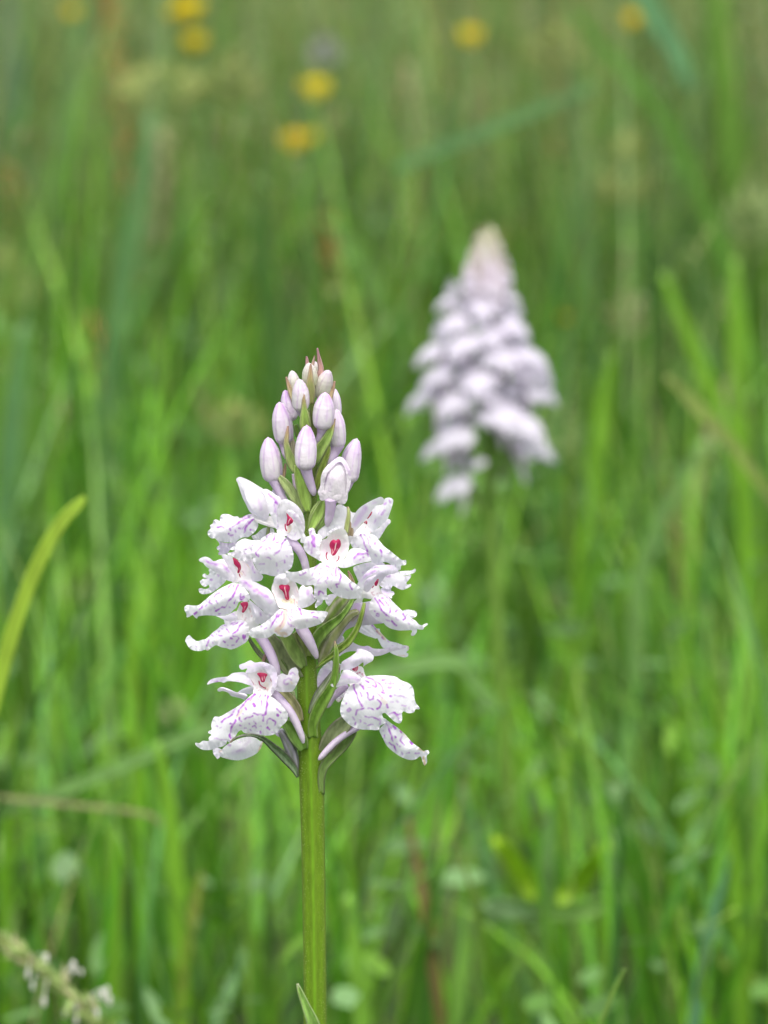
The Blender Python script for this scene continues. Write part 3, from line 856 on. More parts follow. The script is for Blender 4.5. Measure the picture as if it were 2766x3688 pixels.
# ---- F4: upper right flower
f = petal('flower', OR, 'C', '735,735 790,680 850,610 905,540 935,600 925,650 955,722 900,742 880,780 830,745 780,772 705,850 680,900 668,790 700,740',
          [(740, 740, 5.0), (900, 560, 3.6), (880, 720, 4.2), (680, 860, 3.2), (860, 660, 2.8)], M_THROAT, bulge=0.4, ruffle=0.05,
          marks=[(9, .8, '885,655 870,680 840,695 838,705'), (7, .5, '905,720 945,718')], tan=[(40, .35, '880,690 860,720')])
petal('sepal', f, 'C', '1140,560 1180,572 1182,605 1140,650 1085,740 1037,802 990,765 950,722 1050,660', [(1170, 580, 1.0), (1040, 790, 2.6), (1060, 680, 2.0)], M_PETAL, bulge=0.4, ruffle=0.1, wash=[(26, .4, '1130,600 1160,590'), (12, .4, '1140,640 1060,740')])
petal('petal', f, 'C', '1095,378 1112,320 1170,306 1212,330 1210,380 1182,470 1142,570 1080,632 1000,690 952,722 925,650 900,570 940,490 1005,405',
      [(1200, 340, 3.6), (950, 700, 4.2), (1050, 520, 5.6), (1130, 540, 4.4), (930, 560, 4.0)], M_PETAL, bulge=0.6, ruffle=0.08,
      marks=[(28, .65, '1110,385 1125,372'), (18, .6, '1165,345 1175,375'), (24, .5, '1105,460 1085,505'), (14, .35, '1050,440 1045,490'), (12, .35, '1010,560 990,610')], wash=[(60, .25, '1100,470 1000,610')])
petal('sepal', f, 'C', '720,600 762,490 812,430 900,370 1000,320 1070,297 1103,322 1097,370 1012,402 962,462 912,542 852,602 802,662 735,737 715,680',
      [(730, 650, 6.0), (1085, 320, 4.6), (880, 450, 8.0), (770, 600, 7.6), (960, 440, 6.4)], M_PETAL, bulge=0.6, ruffle=0.06,
      wash=[(60, .65, '890,430 800,560 770,620'), (26, .5, '970,370 1000,360')], marks=[(16, .25, '900,430 880,450')])
petal('column', f, 'C', '962,472 958,500 925,545 900,562 908,540 935,495', 6.4, M_COLUMN, bulge=0.4, ruffle=0, step=2)
petal('column', f, 'C', '865,605 890,580 905,590 900,625 880,615', 5.6, M_COLUMN, bulge=0.4, ruffle=0, step=2, marks=[(8, .8, '890,590 885,615')])
petal('lip', f, 'C', '705,832 742,790 822,740 880,730 962,740 1012,772 1060,832 1112,892 1190,950 1250,1000 1330,1055 1365,1050 1367,1108 1312,1118 1302,1167 1250,1177 1200,1162 1192,1112 1110,1075 1050,1100 980,1087 932,1052 935,1010 900,962 840,942 772,917 730,902 710,862',
      [(860, 735, 5.4), (720, 850, 3.8), (900, 850, 8.2), (1000, 930, 8.6), (1150, 1030, 7.4), (1350, 1080, 4.2), (930, 1040, 6.0), (1040, 820, 6.0), (1240, 1160, 4.6), (820, 900, 6.2)], M_PETAL, bulge=0.25, ruffle=0.4, wave=22,
      marks=[(15, .75, '830,745 855,800 870,860 890,920 910,960'), (12, .6, '870,740 905,780 915,830'), (15, .65, '940,775 945,790'), (20, .6, '1000,845 995,865'), (15, .65, '915,850 940,895'), (18, .7, '1055,925 1080,960 1080,1000'), (18, .4, '1010,990 1015,1000'), (12, .5, '1145,965 1160,975'), (12, .4, '1215,1030 1220,1035'), (20, .25, '760,860 765,875'), (12, .45, '1240,1110 1230,1140')], wash=[(50, .2, '1100,1000 1250,1070')])
petal('lip', f, 'C', '738,1140 830,1100 950,1075 1080,1078 1115,1105 1000,1140 920,1190 860,1250 802,1312 780,1262 745,1185', [(750, 1140, 1.0), (1090, 1090, 3.0), (800, 1300, 0.5), (880, 1150, 2.4)], M_PETAL, bulge=0.4, ruffle=0.3, marks=[(20, .3, '790,1160 795,1165'), (20, .3, '848,1200 852,1205'), (22, .3, '905,1110 910,1120')], lil=0.08)

# ---- F6: right hand flower seen half from the side
ov = petal('ovary', OR, 'J', '100,1240 180,1120 330,1030 520,1010 620,1010 600,1100 640,1210 740,1310 830,1355 700,1372 560,1388 470,1397 340,1415 200,1490 130,1620 60,1700 20,1560',
           [(100, 1240, 0.0), (520, 1020, 4.2), (820, 1350, 4.4), (470, 1390, 1.0), (150, 1590, -1.5), (450, 1200, 3.6)], M_LILAC, bulge=0.6, ruffle=0.05,
           wash=[(110, .8, '400,1060 380,1160 430,1200'), (60, .45, '540,1060 520,1300'), (40, .3, '330,1300 240,1450')], tan=[(60, .4, '390,1230 330,1300')], thick=0.6)
f = petal('flower', OR, 'J', '400,720 500,620 600,560 760,500 872,560 832,640 765,720 802,830 872,890 800,900 700,915 620,955 500,945 475,1020 400,1030 330,1020 390,960 430,900 470,830 440,790',
          [(410, 730, 4.0), (870, 560, 3.4), (860, 885, 4.6), (480, 1010, 3.0), (620, 700, 2.4), (690, 840, 3.4), (560, 860, 4.6)], M_THROAT, bulge=0.4, ruffle=0.05,
          marks=[(12, .7, '645,850 660,875 680,885'), (8, .6, '660,838 680,832'), (8, .6, '700,820 705,822'), (10, .6, '725,875 750,855'), (8, .5, '570,830 605,808'), (9, .6, '775,845 795,852')], wash=[(60, .3, '520,720 600,620')])
petal('sepal', f, 'J', '600,480 680,408 850,387 980,398 1078,480 1074,512 1010,535 900,557 850,600 792,690 765,722 750,618 700,668 640,770 570,840 505,810 505,720 560,630 700,545 770,490 700,440',
      [(620, 470, 6.6), (980, 400, 5.6), (1070, 500, 4.6), (520, 780, 7.0), (760, 700, 4.6), (800, 500, 8.2), (640, 640, 8.0)], M_LILAC, bulge=0.5, ruffle=0.08,
      wash=[(50, .7, '700,430 850,400 960,420'), (50, .35, '520,700 600,620')])
petal('petal', f, 'J', '402,705 470,610 560,500 640,458 740,448 778,490 700,540 600,592 540,642 507,720 500,800 480,830 438,785',
      [(410, 710, 6.0), (770, 480, 9.4), (560, 570, 9.4), (490, 800, 7.0)], M_PETAL, bulge=0.5, ruffle=0.08, wash=[(50, .9, '520,590 590,530 690,490'), (30, .5, '460,660 520,600')], marks=[(18, .3, '600,530 690,490')])
petal('petal', f, 'J', '872,560 1000,533 1080,500 1200,488 1290,483 1340,463 1350,448 1372,462 1366,500 1345,520 1280,545 1200,563 1130,580 1210,570 1292,553 1290,592 1252,642 1215,692 1232,717 1290,708 1292,737 1220,782 1160,803 1090,787 1030,752 988,737 962,780 920,792 830,772 770,722 800,672 842,612',
      [(870, 570, 3.2), (1360, 470, -0.5), (1290, 570, 1.0), (1270, 730, 1.2), (900, 700, 4.6), (1100, 640, 4.0), (1000, 560, 2.4)], M_PETAL, bulge=0.2, ruffle=0.35, wave=20, marks=[(24, .45, '900,580 950,568')], wash=[(50, .3, '880,590 1000,560'), (30, .25, '1060,730 1090,760')])
petal('petal', f, 'J', '790,780 880,775 960,790 962,820 1002,830 1014,880 975,905 977,940 930,937 860,892 810,842', [(800, 790, 4.0), (1000, 870, 3.4), (900, 850, 4.6)], M_LILAC, bulge=0.2, ruffle=0.3, wave=12, wash=[(40, .5, '850,830 950,900')])
petal('column', f, 'J', '735,618 755,620 757,660 742,700 722,738 690,732 685,690 710,655', 5.4, M_COLUMN, bulge=0.5, ruffle=0, step=2, marks=[(10, .8, '748,640 742,690 720,735')])
petal('column', f, 'J', '640,780 645,750 680,728 672,750', 4.6, M_COLUMN, bulge=0.2, ruffle=0, step=2)
petal('lip', f, 'J', '640,952 690,905 752,885 870,890 942,950 1020,1030 1150,1150 1230,1210 1310,1280 1372,1320 1430,1380 1482,1392 1500,1378 1562,1358 1572,1380 1512,1425 1497,1460 1430,1462 1392,1460 1390,1500 1350,1555 1310,1567 1288,1550 1310,1490 1300,1475 1200,1477 1080,1477 960,1447 880,1402 832,1352 740,1312 680,1262 620,1192 593,1110 605,1040',
      [(740, 890, 5.4), (620, 1100, 5.6), (830, 1150, 9.6), (1000, 1250, 9.4), (1200, 1360, 7.6), (1400, 1420, 4.8), (1560, 1370, 2.4), (1310, 1550, 4.0), (900, 1400, 5.8), (1040, 1060, 6.0), (1250, 1240, 5.2), (720, 1280, 5.6)], M_PETAL, bulge=0.25, ruffle=0.32, wave=24,
      marks=[(24, .9, '685,940 720,980 760,1040 800,1110 830,1180 880,1225'), (22, .8, '760,960 800,1020 840,1070'), (20, .8, '800,940 830,955'), (22, .8, '865,995 885,1025'), (20, .7, '910,1055 915,1065'), (28, .75, '688,1150 694,1158'), (22, .7, '715,1200 735,1190 760,1215 745,1240 715,1225'), (24, .75, '955,1110 950,1160 935,1190'), (26, .85, '1045,1160 1060,1140 1080,1145'), (26, .9, '1155,1200 1180,1240 1195,1285 1160,1300'), (22, .4, '1040,1260 1050,1290 1080,1310'), (26, .8, '965,1325 1000,1355 1050,1390'), (20, .6, '870,1305 930,1325'), (20, .5, '1240,1355 1260,1370'), (16, .6, '1290,1290 1320,1330'), (14, .7, '840,900 850,905'), (14, .6, '880,930 940,980 945,1000'), (14, .4, '975,1050 980,1065'), (12, .6, '900,1230 930,1260')])
petal('lip', f, 'J', '1148,1160 1210,1133 1300,1138 1382,1170 1388,1230 1342,1267 1290,1272 1220,1225', [(1160, 1160, 2.8), (1370, 1200, 1.0), (1290, 1190, 2.4)], M_PETAL, bulge=0.3, ruffle=0.3, wave=12, wash=[(20, .5, '1260,1180 1330,1200')])

# ---- F7: rear flower below it, twisted lip with a withered edge
bk = petal('flower', OR, 'J', '430,1392 560,1385 602,1410 680,1500 737,1590 715,1612 640,1592 550,1562 470,1522 413,1480', [(430, 1400, -3), (720, 1600, -2), (560, 1480, -1)], M_PETAL, bulge=0.4, ruffle=0.15)
petal('lip', bk, 'J', '580,1385 660,1378 720,1442 770,1450 777,1490 842,1570 930,1650 1050,1680 1160,1720 1252,1740 1252,1800 1212,1840 1244,1860 1240,1902 1200,1922 1120,1912 1020,1882 940,1840 880,1780 822,1762 762,1662 730,1600 680,1500',
      [(600, 1390, -1.5), (740, 1520, 1.6), (900, 1720, 1.5), (1100, 1760, 2.4), (1240, 1780, 1.0), (1200, 1900, -1.0), (1000, 1860, -0.5), (850, 1640, 0.2)], M_PETAL, bulge=0.2, ruffle=0.3, wave=18,
      marks=[(24, .8, '640,1382 690,1430 720,1460'), (22, .7, '735,1490 770,1530'), (20, .7, '810,1590 840,1630'), (18, .5, '975,1730 990,1735'), (18, .5, '1180,1765 1190,1768'), (16, .5, '905,1655 920,1665')], tan=[(34, .6, '730,1470 790,1540 860,1630'), (14, .7, '1160,1720 1250,1742 1245,1790'), (12, .6, '1080,1890 1180,1900 1200,1910')])
petal('sepal', bk, 'J', '60,1700 110,1640 160,1570 185,1630 160,1660 90,1700', -1.0, M_PETAL, bulge=0.2, ruffle=0.2, wave=10)

# ---- F8: lower right flower
f = petal('flower', OR, 'F', '640,640 720,600 772,612 802,700 870,765 780,800 700,800 630,812 650,760 755,750 690,690', [(660, 640, 4.6), (770, 620, 4.0), (860, 760, 5.8), (640, 800, 5.2), (730, 700, 3.6)], M_THROAT, bulge=0.3, ruffle=0.04,
          marks=[(14, .7, '712,690 722,685'), (12, .6, '742,668 750,664'), (13, .7, '772,682 778,685'), (12, .6, '775,702 780,704'), (14, .6, '720,682 726,676')])
petal('sepal', f, 'F', '487,508 560,430 610,370 650,338 720,370 782,385 832,380 890,408 1000,410 1100,385 1200,385 1232,402 1180,420 1080,442 980,482 890,492 800,470 700,440 640,440 570,460 520,495',
      [(500, 500, -1.0), (650, 370, 2.0), (850, 430, 4.0), (1000, 440, 3.6), (1220, 400, 1.0), (650, 430, 0.5)], M_LILAC, bulge=0.4, ruffle=0.15, wash=[(30, .8, '770,390 860,412'), (20, .4, '920,440 1060,410')])
petal('sepal', f, 'F', '545,560 600,520 650,490 708,440 710,415 770,415 850,450 891,492 882,540 832,570 782,605 775,640 780,560 720,600 650,632 590,662 545,640 530,700 528,640',
      [(540, 620, 4.2), (700, 440, 5.0), (880, 510, 5.6), (770, 600, 5.4), (700, 520, 8.0), (590, 640, 6.2)], M_LILAC, bulge=0.6, ruffle=0.12, wash=[(50, .4, '700,440 800,470'), (40, .3, '600,560 560,600')])
petal('petal', f, 'F', '533,705 560,650 610,640 680,670 740,714 757,750 732,777 660,787 560,810 480,832 430,817 423,783 490,795 520,742',
      [(540, 700, 6.0), (750, 740, 8.0), (430, 800, 5.6), (620, 730, 8.8), (520, 810, 6.0)], M_PETAL, bulge=0.5, ruffle=0.12, wash=[(46, .65, '560,710 650,720 720,750'), (30, .3, '560,780 480,800')])
petal('column', f, 'F', '648,622 720,598 718,640 697,660', 5.8, M_COLUMN, bulge=0.4, ruffle=0, step=2, marks=[(7, .8, '680,612 692,650'), (7, .8, '703,604 702,645')])
petal('petal', f, 'F', '485,930 530,860 598,825 632,828 602,892 560,942 510,992 485,975', [(490, 950, 1.0), (620, 835, 3.0), (550, 900, 2.6)], M_PETAL, bulge=0.4, ruffle=0.1, marks=[(18, .6, '575,882 580,886'), (18, .5, '525,945 530,948')], lil=0.05, tan=[(14, .4, '500,985 540,950')])
spur('F', [(590, 800, 90, 2.6), (540, 850, 84, 2.4), (485, 905, 72, 2.2), (440, 960, 56, 2.0), (402, 1025, 48, 1.8), (385, 1048, 28, 1.8)], f, 0.35)
spur('F', [(760, 1240, 70, 1.4), (690, 1280, 72, 2.0), (590, 1340, 70, 2.4), (480, 1420, 72, 2.8), (380, 1520, 68, 3.0), (315, 1595, 52, 3.1), (296, 1618, 26, 3.1)], f, 0.25)
petal('lip', f, 'F', '640,812 700,780 780,722 820,710 920,700 1020,700 1130,715 1200,758 1260,780 1310,820 1332,890 1337,960 1357,1010 1392,1053 1390,1068 1342,1070 1332,1100 1270,1112 1215,1092 1200,1112 1202,1180 1180,1222 1130,1210 1070,1160 1040,1130 1010,1108 985,1120 997,1160 1032,1180 1012,1222 962,1252 950,1290 850,1292 740,1286 650,1252 580,1192 533,1120 535,1020 570,930 602,862',
      [(760, 770, 5.8), (640, 830, 5.4), (540, 1080, 6.8), (700, 1020, 9.6), (850, 1020, 10.6), (950, 960, 11.4), (860, 850, 9.2), (1000, 1010, 11.2), (900, 1280, 8.6), (650, 1240, 7.0), (1100, 850, 8.4), (1300, 900, 6.2), (1120, 720, 6.0), (1250, 1090, 7.6), (1180, 1200, 8.6), (1000, 1200, 10.0)], M_PETAL, bulge=0.25, ruffle=0.28, wave=28,
      marks=[(16, .85, '675,800 690,860 710,930 745,1000 775,1035'), (14, .85, '800,715 870,745 940,780 985,820 1000,860'), (16, .75, '980,880 1010,890'), (15, .75, '745,795 775,820 790,850'), (16, .7, '745,880 758,920'), (16, .8, '820,885 830,940 855,970 885,960 885,930'), (18, .8, '935,970 965,1000 965,1050 935,1065'), (15, .7, '695,1135 710,1090 745,1065 790,1060'), (18, .8, '840,1055 890,1075'), (40, .55, '620,1085 630,1080'), (16, .65, '800,1145 850,1160 910,1165 950,1190'), (16, .6, '740,1180 745,1200'), (14, .6, '785,1215 810,1225'), (13, .5, '835,1243 890,1240'), (15, .6, '690,1215 695,1240'), (14, .5, '665,1155 680,1190'), (15, .5, '590,1000 595,1005'), (16, .8, '800,755 840,775'), (14, .8, '840,830 865,838'), (18, .7, '900,760 920,800 915,825 880,815'), (15, .7, '985,742 1015,748'), (14, .6, '1020,785 1110,798'), (20, .6, '1075,770 1080,775'), (24, .5, '1060,835 1080,835'), (16, .6, '930,900 960,925 990,940'), (22, .7, '1070,925 1080,928'), (11, .5, '1110,920 1200,925 1240,940'), (20, .75, '1035,1020 1050,1050'), (18, .4, '1145,980 1155,985'), (16, .75, '1060,1120 1110,1110 1150,1125 1175,1120'), (14, .6, '1110,1110 1150,1150 1160,1170'), (14, .5, '1200,1025 1250,1030'), (12, .4, '1180,850 1185,855'), (12, .5, '1075,990 1100,995'), (12, .5, '1280,1050 1285,1075'), (12, .4, '1200,800 1215,803'), (13, .55, '960,1170 960,1230')],
      wash=[(40, .2, '1100,1120 1170,1160')], tan=[(40, .25, '960,930 1020,1000'), (24, .3, '790,800 830,830')])
petal('lip', f, 'F', '955,1290 1005,1232 1030,1188 1080,1220 1150,1268 1232,1340 1312,1430 1390,1488 1432,1522 1480,1513 1497,1545 1470,1572 1472,1640 1445,1682 1425,1640 1400,1580 1350,1612 1290,1620 1200,1592 1120,1542 1040,1470 990,1380',
      [(1020, 1210, 8.0), (970, 1300, 6.4), (1120, 1360, 8.6), (1280, 1500, 7.6), (1440, 1540, 5.4), (1445, 1670, 4.0), (1150, 1550, 5.6), (1240, 1360, 5.6), (1350, 1600, 5.2)], M_PETAL, bulge=0.25, ruffle=0.3, wave=22,
      marks=[(16, .8, '1030,1225 1060,1290 1085,1360 1105,1420'), (24, .85, '1105,1262 1125,1285'), (18, .8, '1185,1305 1195,1320'), (14, .6, '1010,1350 1010,1368'), (20, .7, '1130,1370 1132,1375'), (18, .65, '1200,1360 1190,1410 1220,1448'), (34, .8, '1300,1425 1308,1440'), (15, .7, '1065,1430 1080,1455 1110,1470 1130,1520'), (16, .65, '1170,1475 1180,1480'), (14, .6, '1140,1440 1150,1460'), (16, .65, '1245,1545 1275,1540'), (16, .65, '1345,1555 1385,1545'), (14, .5, '1195,1540 1205,1560'), (12, .5, '995,1295 1000,1310'), (12, .4, '1020,1410 1022,1430'), (10, .7, '1040,1230 1080,1280')], tan=[(18, .7, '1385,1495 1435,1522'), (22, .75, '1440,1590 1448,1670'), (14, .3, '1170,1290 1280,1400')])

# ---- F9: lower left flower
petal('petal', OR, 'E', '560,1262 510,1240 505,1200 560,1125 640,1072 760,1022 850,1005 930,1020 1000,1060 1040,995 1040,1030 1015,1082 1000,1132 960,1190 880,1242 740,1287 640,1282',
      [(520, 1220, 2.0), (1010, 1060, 2.0), (760, 1150, 4.2), (740, 1280, 2.0), (760, 1030, 3.0)], M_PETAL, bulge=0.6, ruffle=0.15,
      marks=[(24, .5, '590,1105 630,1110'), (18, .3, '730,1065 745,1070'), (20, .25, '700,1180 760,1160')], wash=[(60, .3, '660,1200 780,1160'), (40, .25, '820,1100 860,1060')], tan=[(20, .7, '1035,1005 1010,1090 960,1185'), (12, .3, '560,1260 640,1280')])
f = petal('flower', OR, 'E', '810,240 860,170 950,140 1060,150 1150,210 1180,300 1165,430 1120,512 1090,525 1000,500 905,490 905,420 872,350 840,290',
          [(820, 240, 6.4), (1000, 145, 6.4), (1170, 260, 5.6), (1165, 430, 6.0), (905, 480, 8.6), (1090, 520, 8.0), (1000, 300, 3.2), (1040, 400, 3.6), (920, 380, 5.4)], M_THROAT, bulge=0.4, ruffle=0.05,
          marks=[(10, .6, '850,295 880,345 905,390'), (8, .6, '950,428 955,432'), (8, .6, '965,460 975,468'), (8, .6, '990,452 1000,458'), (8, .6, '1015,465 1022,470'), (8, .5, '925,385 930,390'), (9, .6, '1110,310 1120,345'), (9, .6, '1125,375 1130,390'), (9, .7, '1080,435 1075,462')], tan=[(60, .3, '1050,380 1070,420')])
petal('sepal', f, 'E', '735,152 800,125 870,95 920,120 1000,112 1080,130 1150,172 1182,232 1190,330 1165,440 1125,500 1110,470 1130,400 1110,300 1060,230 1000,200 940,220 905,240 900,235 850,250 815,240 830,192 770,206 742,190',
      [(750, 170, 6.4), (880, 110, 7.4), (1000, 150, 9.0), (1150, 230, 7.4), (1150, 400, 8.4), (1120, 490, 7.8), (860, 230, 7.6)], M_LILAC, bulge=0.5, ruffle=0.08, wash=[(40, .35, '850,160 950,145 1080,180'), (36, .3, '1150,250 1160,380')])
petal('sepal', f, 'E', '350,382 380,335 430,310 520,295 600,285 650,250 720,238 810,240 850,290 880,340 907,402 850,390 760,360 660,345 590,345 550,362 510,350 430,360',
      [(355, 375, 3.0), (600, 310, 6.0), (720, 250, 5.4), (900, 395, 7.4), (780, 310, 8.0), (520, 350, 4.0)], M_PETAL, bulge=0.4, ruffle=0.12, wash=[(30, .6, '400,345 560,315'), (30, .4, '640,290 760,310'), (24, .5, '780,310 860,340')], marks=[(14, .6, '440,352 480,350'), (14, .4, '700,335 735,338')], lil=0.1)
petal('sepal', f, 'E', '715,485 750,450 830,415 905,408 902,470 862,500 800,492', [(720, 480, 4.0), (900, 430, 6.0), (820, 450, 5.8)], M_PETAL, bulge=0.4, ruffle=0.08)
petal('sepal', f, 'E', '473,445 500,420 550,417 620,440 700,475 800,490 835,520 800,562 750,547 690,532 640,520 600,480 540,460 490,468', [(480, 445, 4.0), (820, 530, 6.6), (640, 480, 6.4)], M_LILAC, bulge=0.4, ruffle=0.08, wash=[(14, .5, '530,430 620,455')])
petal('sepal', f, 'E', '1180,292 1250,250 1312,270 1332,220 1362,190 1412,178 1442,222 1440,262 1454,302 1432,360 1372,462 1300,472 1200,466 1163,442 1180,370',
      [(1190, 300, 6.0), (1170, 440, 6.8), (1420, 200, 5.2), (1440, 320, 6.4), (1300, 360, 8.0), (1340, 460, 6.6), (1370, 290, 7.6)], M_PETAL, bulge=0.4, ruffle=0.15, marks=[(20, .45, '1355,330 1320,318 1275,330 1270,365 1310,378'), (16, .6, '1345,262 1372,240 1395,268')], tan=[(20, .35, '1350,355 1365,370'), (10, .5, '1440,270 1445,300')], lil=0.04)
petal('column', f, 'E', '948,250 1000,240 1072,262 1052,302 1034,352 1000,352 980,300', [(955, 255, 5.4), (1065, 265, 5.4), (1015, 345, 6.2)], M_COLUMN, bulge=0.6, ruffle=0, step=2.0, marks=[(11, .85, '1008,290 1018,330'), (9, .5, '1035,280 1040,320')], wash=[(30, .6, '980,260 1050,270')])
petal('column', f, 'E', '966,335 978,340 985,375 1020,408 1060,425 1055,435 1010,415 975,385', 5.2, M_COLUMN, bulge=0.2, ruffle=0, step=2)
spur('E', [(1130, 470, 96, 4.0), (1190, 525, 96, 4.6), (1260, 600, 96, 5.0), (1330, 690, 98, 5.2), (1395, 800, 96, 5.0), (1450, 920, 84, 4.8), (1490, 1030, 64, 4.5), (1502, 1080, 34, 4.4)], f, 0.2)
petal('lip', f, 'E', '905,488 1000,492 1100,520 1182,570 1242,630 1300,702 1320,752 1300,822 1240,882 1180,962 1100,992 1030,992 950,977 862,967 790,957 760,928 720,952 690,1002 652,1030 620,1077 590,1060 580,1092 540,1120 470,1140 400,1162 300,1162 240,1130 210,1097 212,1078 260,1082 300,1055 372,1056 370,1020 402,980 363,960 370,940 406,922 400,870 438,768 500,767 600,712 720,642 800,580 862,520',
      [(910, 495, 8.8), (1080, 520, 8.6), (1290, 740, 8.4), (1150, 960, 8.6), (1050, 760, 11.6), (900, 750, 12.4), (780, 700, 12.8), (660, 840, 13.0), (610, 1050, 11.6), (880, 960, 10.0), (600, 740, 8.8), (450, 800, 7.0), (420, 900, 7.6), (400, 1050, 9.6), (230, 1100, 7.0), (480, 1130, 9.0), (1180, 700, 10.8), (700, 970, 11.0)], M_PETAL, bulge=0.2, ruffle=0.28, wave=24,
      marks=[(22, .9, '1076,505 1070,560 1068,640 1062,700 1035,745 1010,755'), (18, .85, '920,495 860,545 800,610 740,690 700,750'), (15, .8, '990,505 970,530'), (17, .75, '1005,585 1000,640'), (30, .85, '908,615 920,640'), (26, .8, '815,670 820,685'), (30, .9, '1185,745 1190,750'), (20, .75, '1190,670 1230,712'), (24, .8, '1078,905 1095,925'), (17, .7, '1065,850 1065,820 1100,795 1140,805 1165,830 1160,870'), (18, .75, '800,800 850,775 890,760'), (18, .65, '900,725 950,735 985,740 1020,760 1020,820'), (22, .8, '735,780 740,810 755,820'), (15, .7, '905,820 935,850'), (15, .6, '900,885 925,875 945,895'), (15, .6, '985,878 1005,885'), (20, .8, '630,1030 620,990 640,930 660,870 690,800'), (18, .8, '625,850 655,860'), (16, .8, '650,740 620,765 560,800 520,830'), (18, .6, '515,825 525,835'), (15, .6, '690,670 650,730'), (13, .6, '850,850 860,860'), (13, .6, '805,905 825,912'), (13, .55, '870,920 880,930'), (18, .7, '985,945 990,965'), (13, .6, '740,870 760,875'), (14, .5, '770,725 780,730'), (12, .7, '1045,490 1035,530'), (12, .6, '950,545 965,560'), (12, .7, '900,520 870,570'), (13, .4, '1240,780 1245,790'), (11, .5, '470,875 485,880'), (11, .5, '510,895 530,890'), (16, .35, '430,1020 480,1030 560,1050'), (10, .5, '945,940 955,935'), (10, .5, '1120,950 1130,950')],
      tan=[(24, .4, '900,560 840,600 780,680 700,770'), (14, .3, '690,1000 620,1070')])
petal('lip', f, 'E', '422,1150 470,1138 530,1168 512,1235 500,1255 475,1272 455,1250 435,1228', 3.6, M_LILAC, bulge=0.3, ruffle=0.2, wave=10, tan=[(20, .6, '500,1180 530,1170')])
# little brown fleck on the arching bract's root is left to the leaf grain

# ---- F10: left flower, upper of the two
f = petal('flower', OR, 'H', '415,200 445,190 482,196 560,232 640,280 760,300 880,400 880,560 850,612 740,602 690,592 655,612 560,612 580,560 560,470 520,400 480,340 430,262',
          [(430, 210, 3.0), (560, 600, 6.0), (680, 590, 7.0), (860, 420, 4.6), (650, 400, 2.0), (780, 480, 4.0), (520, 340, 4.0)], M_THROAT, bulge=0.4, ruffle=0.05,
          marks=[(11, .5, '460,280 520,380 580,500'), (8, .5, '575,590 590,595'), (7, .4, '720,440 760,510'), (16, .5, '790,345 820,385')], wash=[(60, .3, '760,320 740,480')], tan=[(26, .7, '795,345 822,395')])
petal('sepal', f, 'H', '410,200 445,188 482,196 560,228 575,260 600,380 640,520 600,600 600,520 540,425 480,335 428,262', [(420, 210, 4.2), (600, 560, 6.0), (520, 300, 5.6)], M_PETAL, bulge=0.4, ruffle=0.06)
petal('sepal', f, 'H', '740,292 800,270 872,252 882,322 922,402 982,472 1027,522 1002,582 942,597 870,592 850,540 860,450 820,380 770,320',
      [(750, 295, 4.6), (870, 262, 5.0), (1010, 530, 5.0), (860, 580, 6.6), (900, 450, 7.0)], M_PETAL, bulge=0.6, ruffle=0.08, wash=[(60, .3, '820,320 900,450')], marks=[(18, .5, '870,380 900,460')])
petal('sepal', f, 'H', '63,277 110,240 165,228 232,250 290,296 372,270 432,264 482,345 540,432 600,520 582,592 520,592 440,552 370,502 300,452 230,412 160,360 130,320 85,302',
      [(75, 275, 1.0), (170, 240, 2.0), (420, 280, 5.0), (580, 570, 6.8), (360, 400, 6.4), (300, 450, 4.0)], M_PETAL, bulge=0.4, ruffle=0.12,
      marks=[(28, .45, '190,300 260,325 320,345'), (22, .3, '420,350 480,400 510,440')], wash=[(54, .75, '180,290 300,340 420,350 510,440'), (30, .3, '300,350 330,390')])
petal('column', f, 'H', '572,248 612,254 662,300 692,350 697,400 682,442 660,476 643,466 650,402 608,360 580,312', [(580, 255, 3.6), (690, 380, 4.6), (655, 470, 4.6)], M_COLUMN, bulge=0.8, ruffle=0, step=2, wash=[(14, .7, '660,400 655,460')], marks=[(9, .5, '685,400 672,440')])
petal('column', f, 'H', '665,485 675,482 690,530 703,545 695,552 678,530', 4.8, M_COLUMN, bulge=0.1, ruffle=0, step=2)
petal('stigma', f, 'H', '665,470 700,440 725,470 722,520 700,550 675,520', 4.2, M_THROAT, bulge=0.3, ruffle=0, tan=[(30, .5, '680,460 710,500')])
petal('lip', f, 'H', '213,432 240,408 300,452 400,522 480,562 452,612 400,660 350,702 262,762 150,787 85,772 62,710 100,698 172,712 225,680 200,632 205,645 158,678 108,650 83,602 132,558 180,560 186,548 130,532 122,502 158,478 192,508 228,472',
      [(230, 420, 1.0), (460, 570, 4.0), (150, 500, 0.0), (110, 610, 0.5), (80, 730, 0.5), (300, 600, 3.0), (260, 750, 1.5)], M_PETAL, bulge=0.25, ruffle=0.35, wave=14, marks=[(30, .6, '345,500 352,520'), (34, .75, '252,570 262,572'), (20, .5, '175,545 190,550')], wash=[(30, .2, '300,640 380,600')])
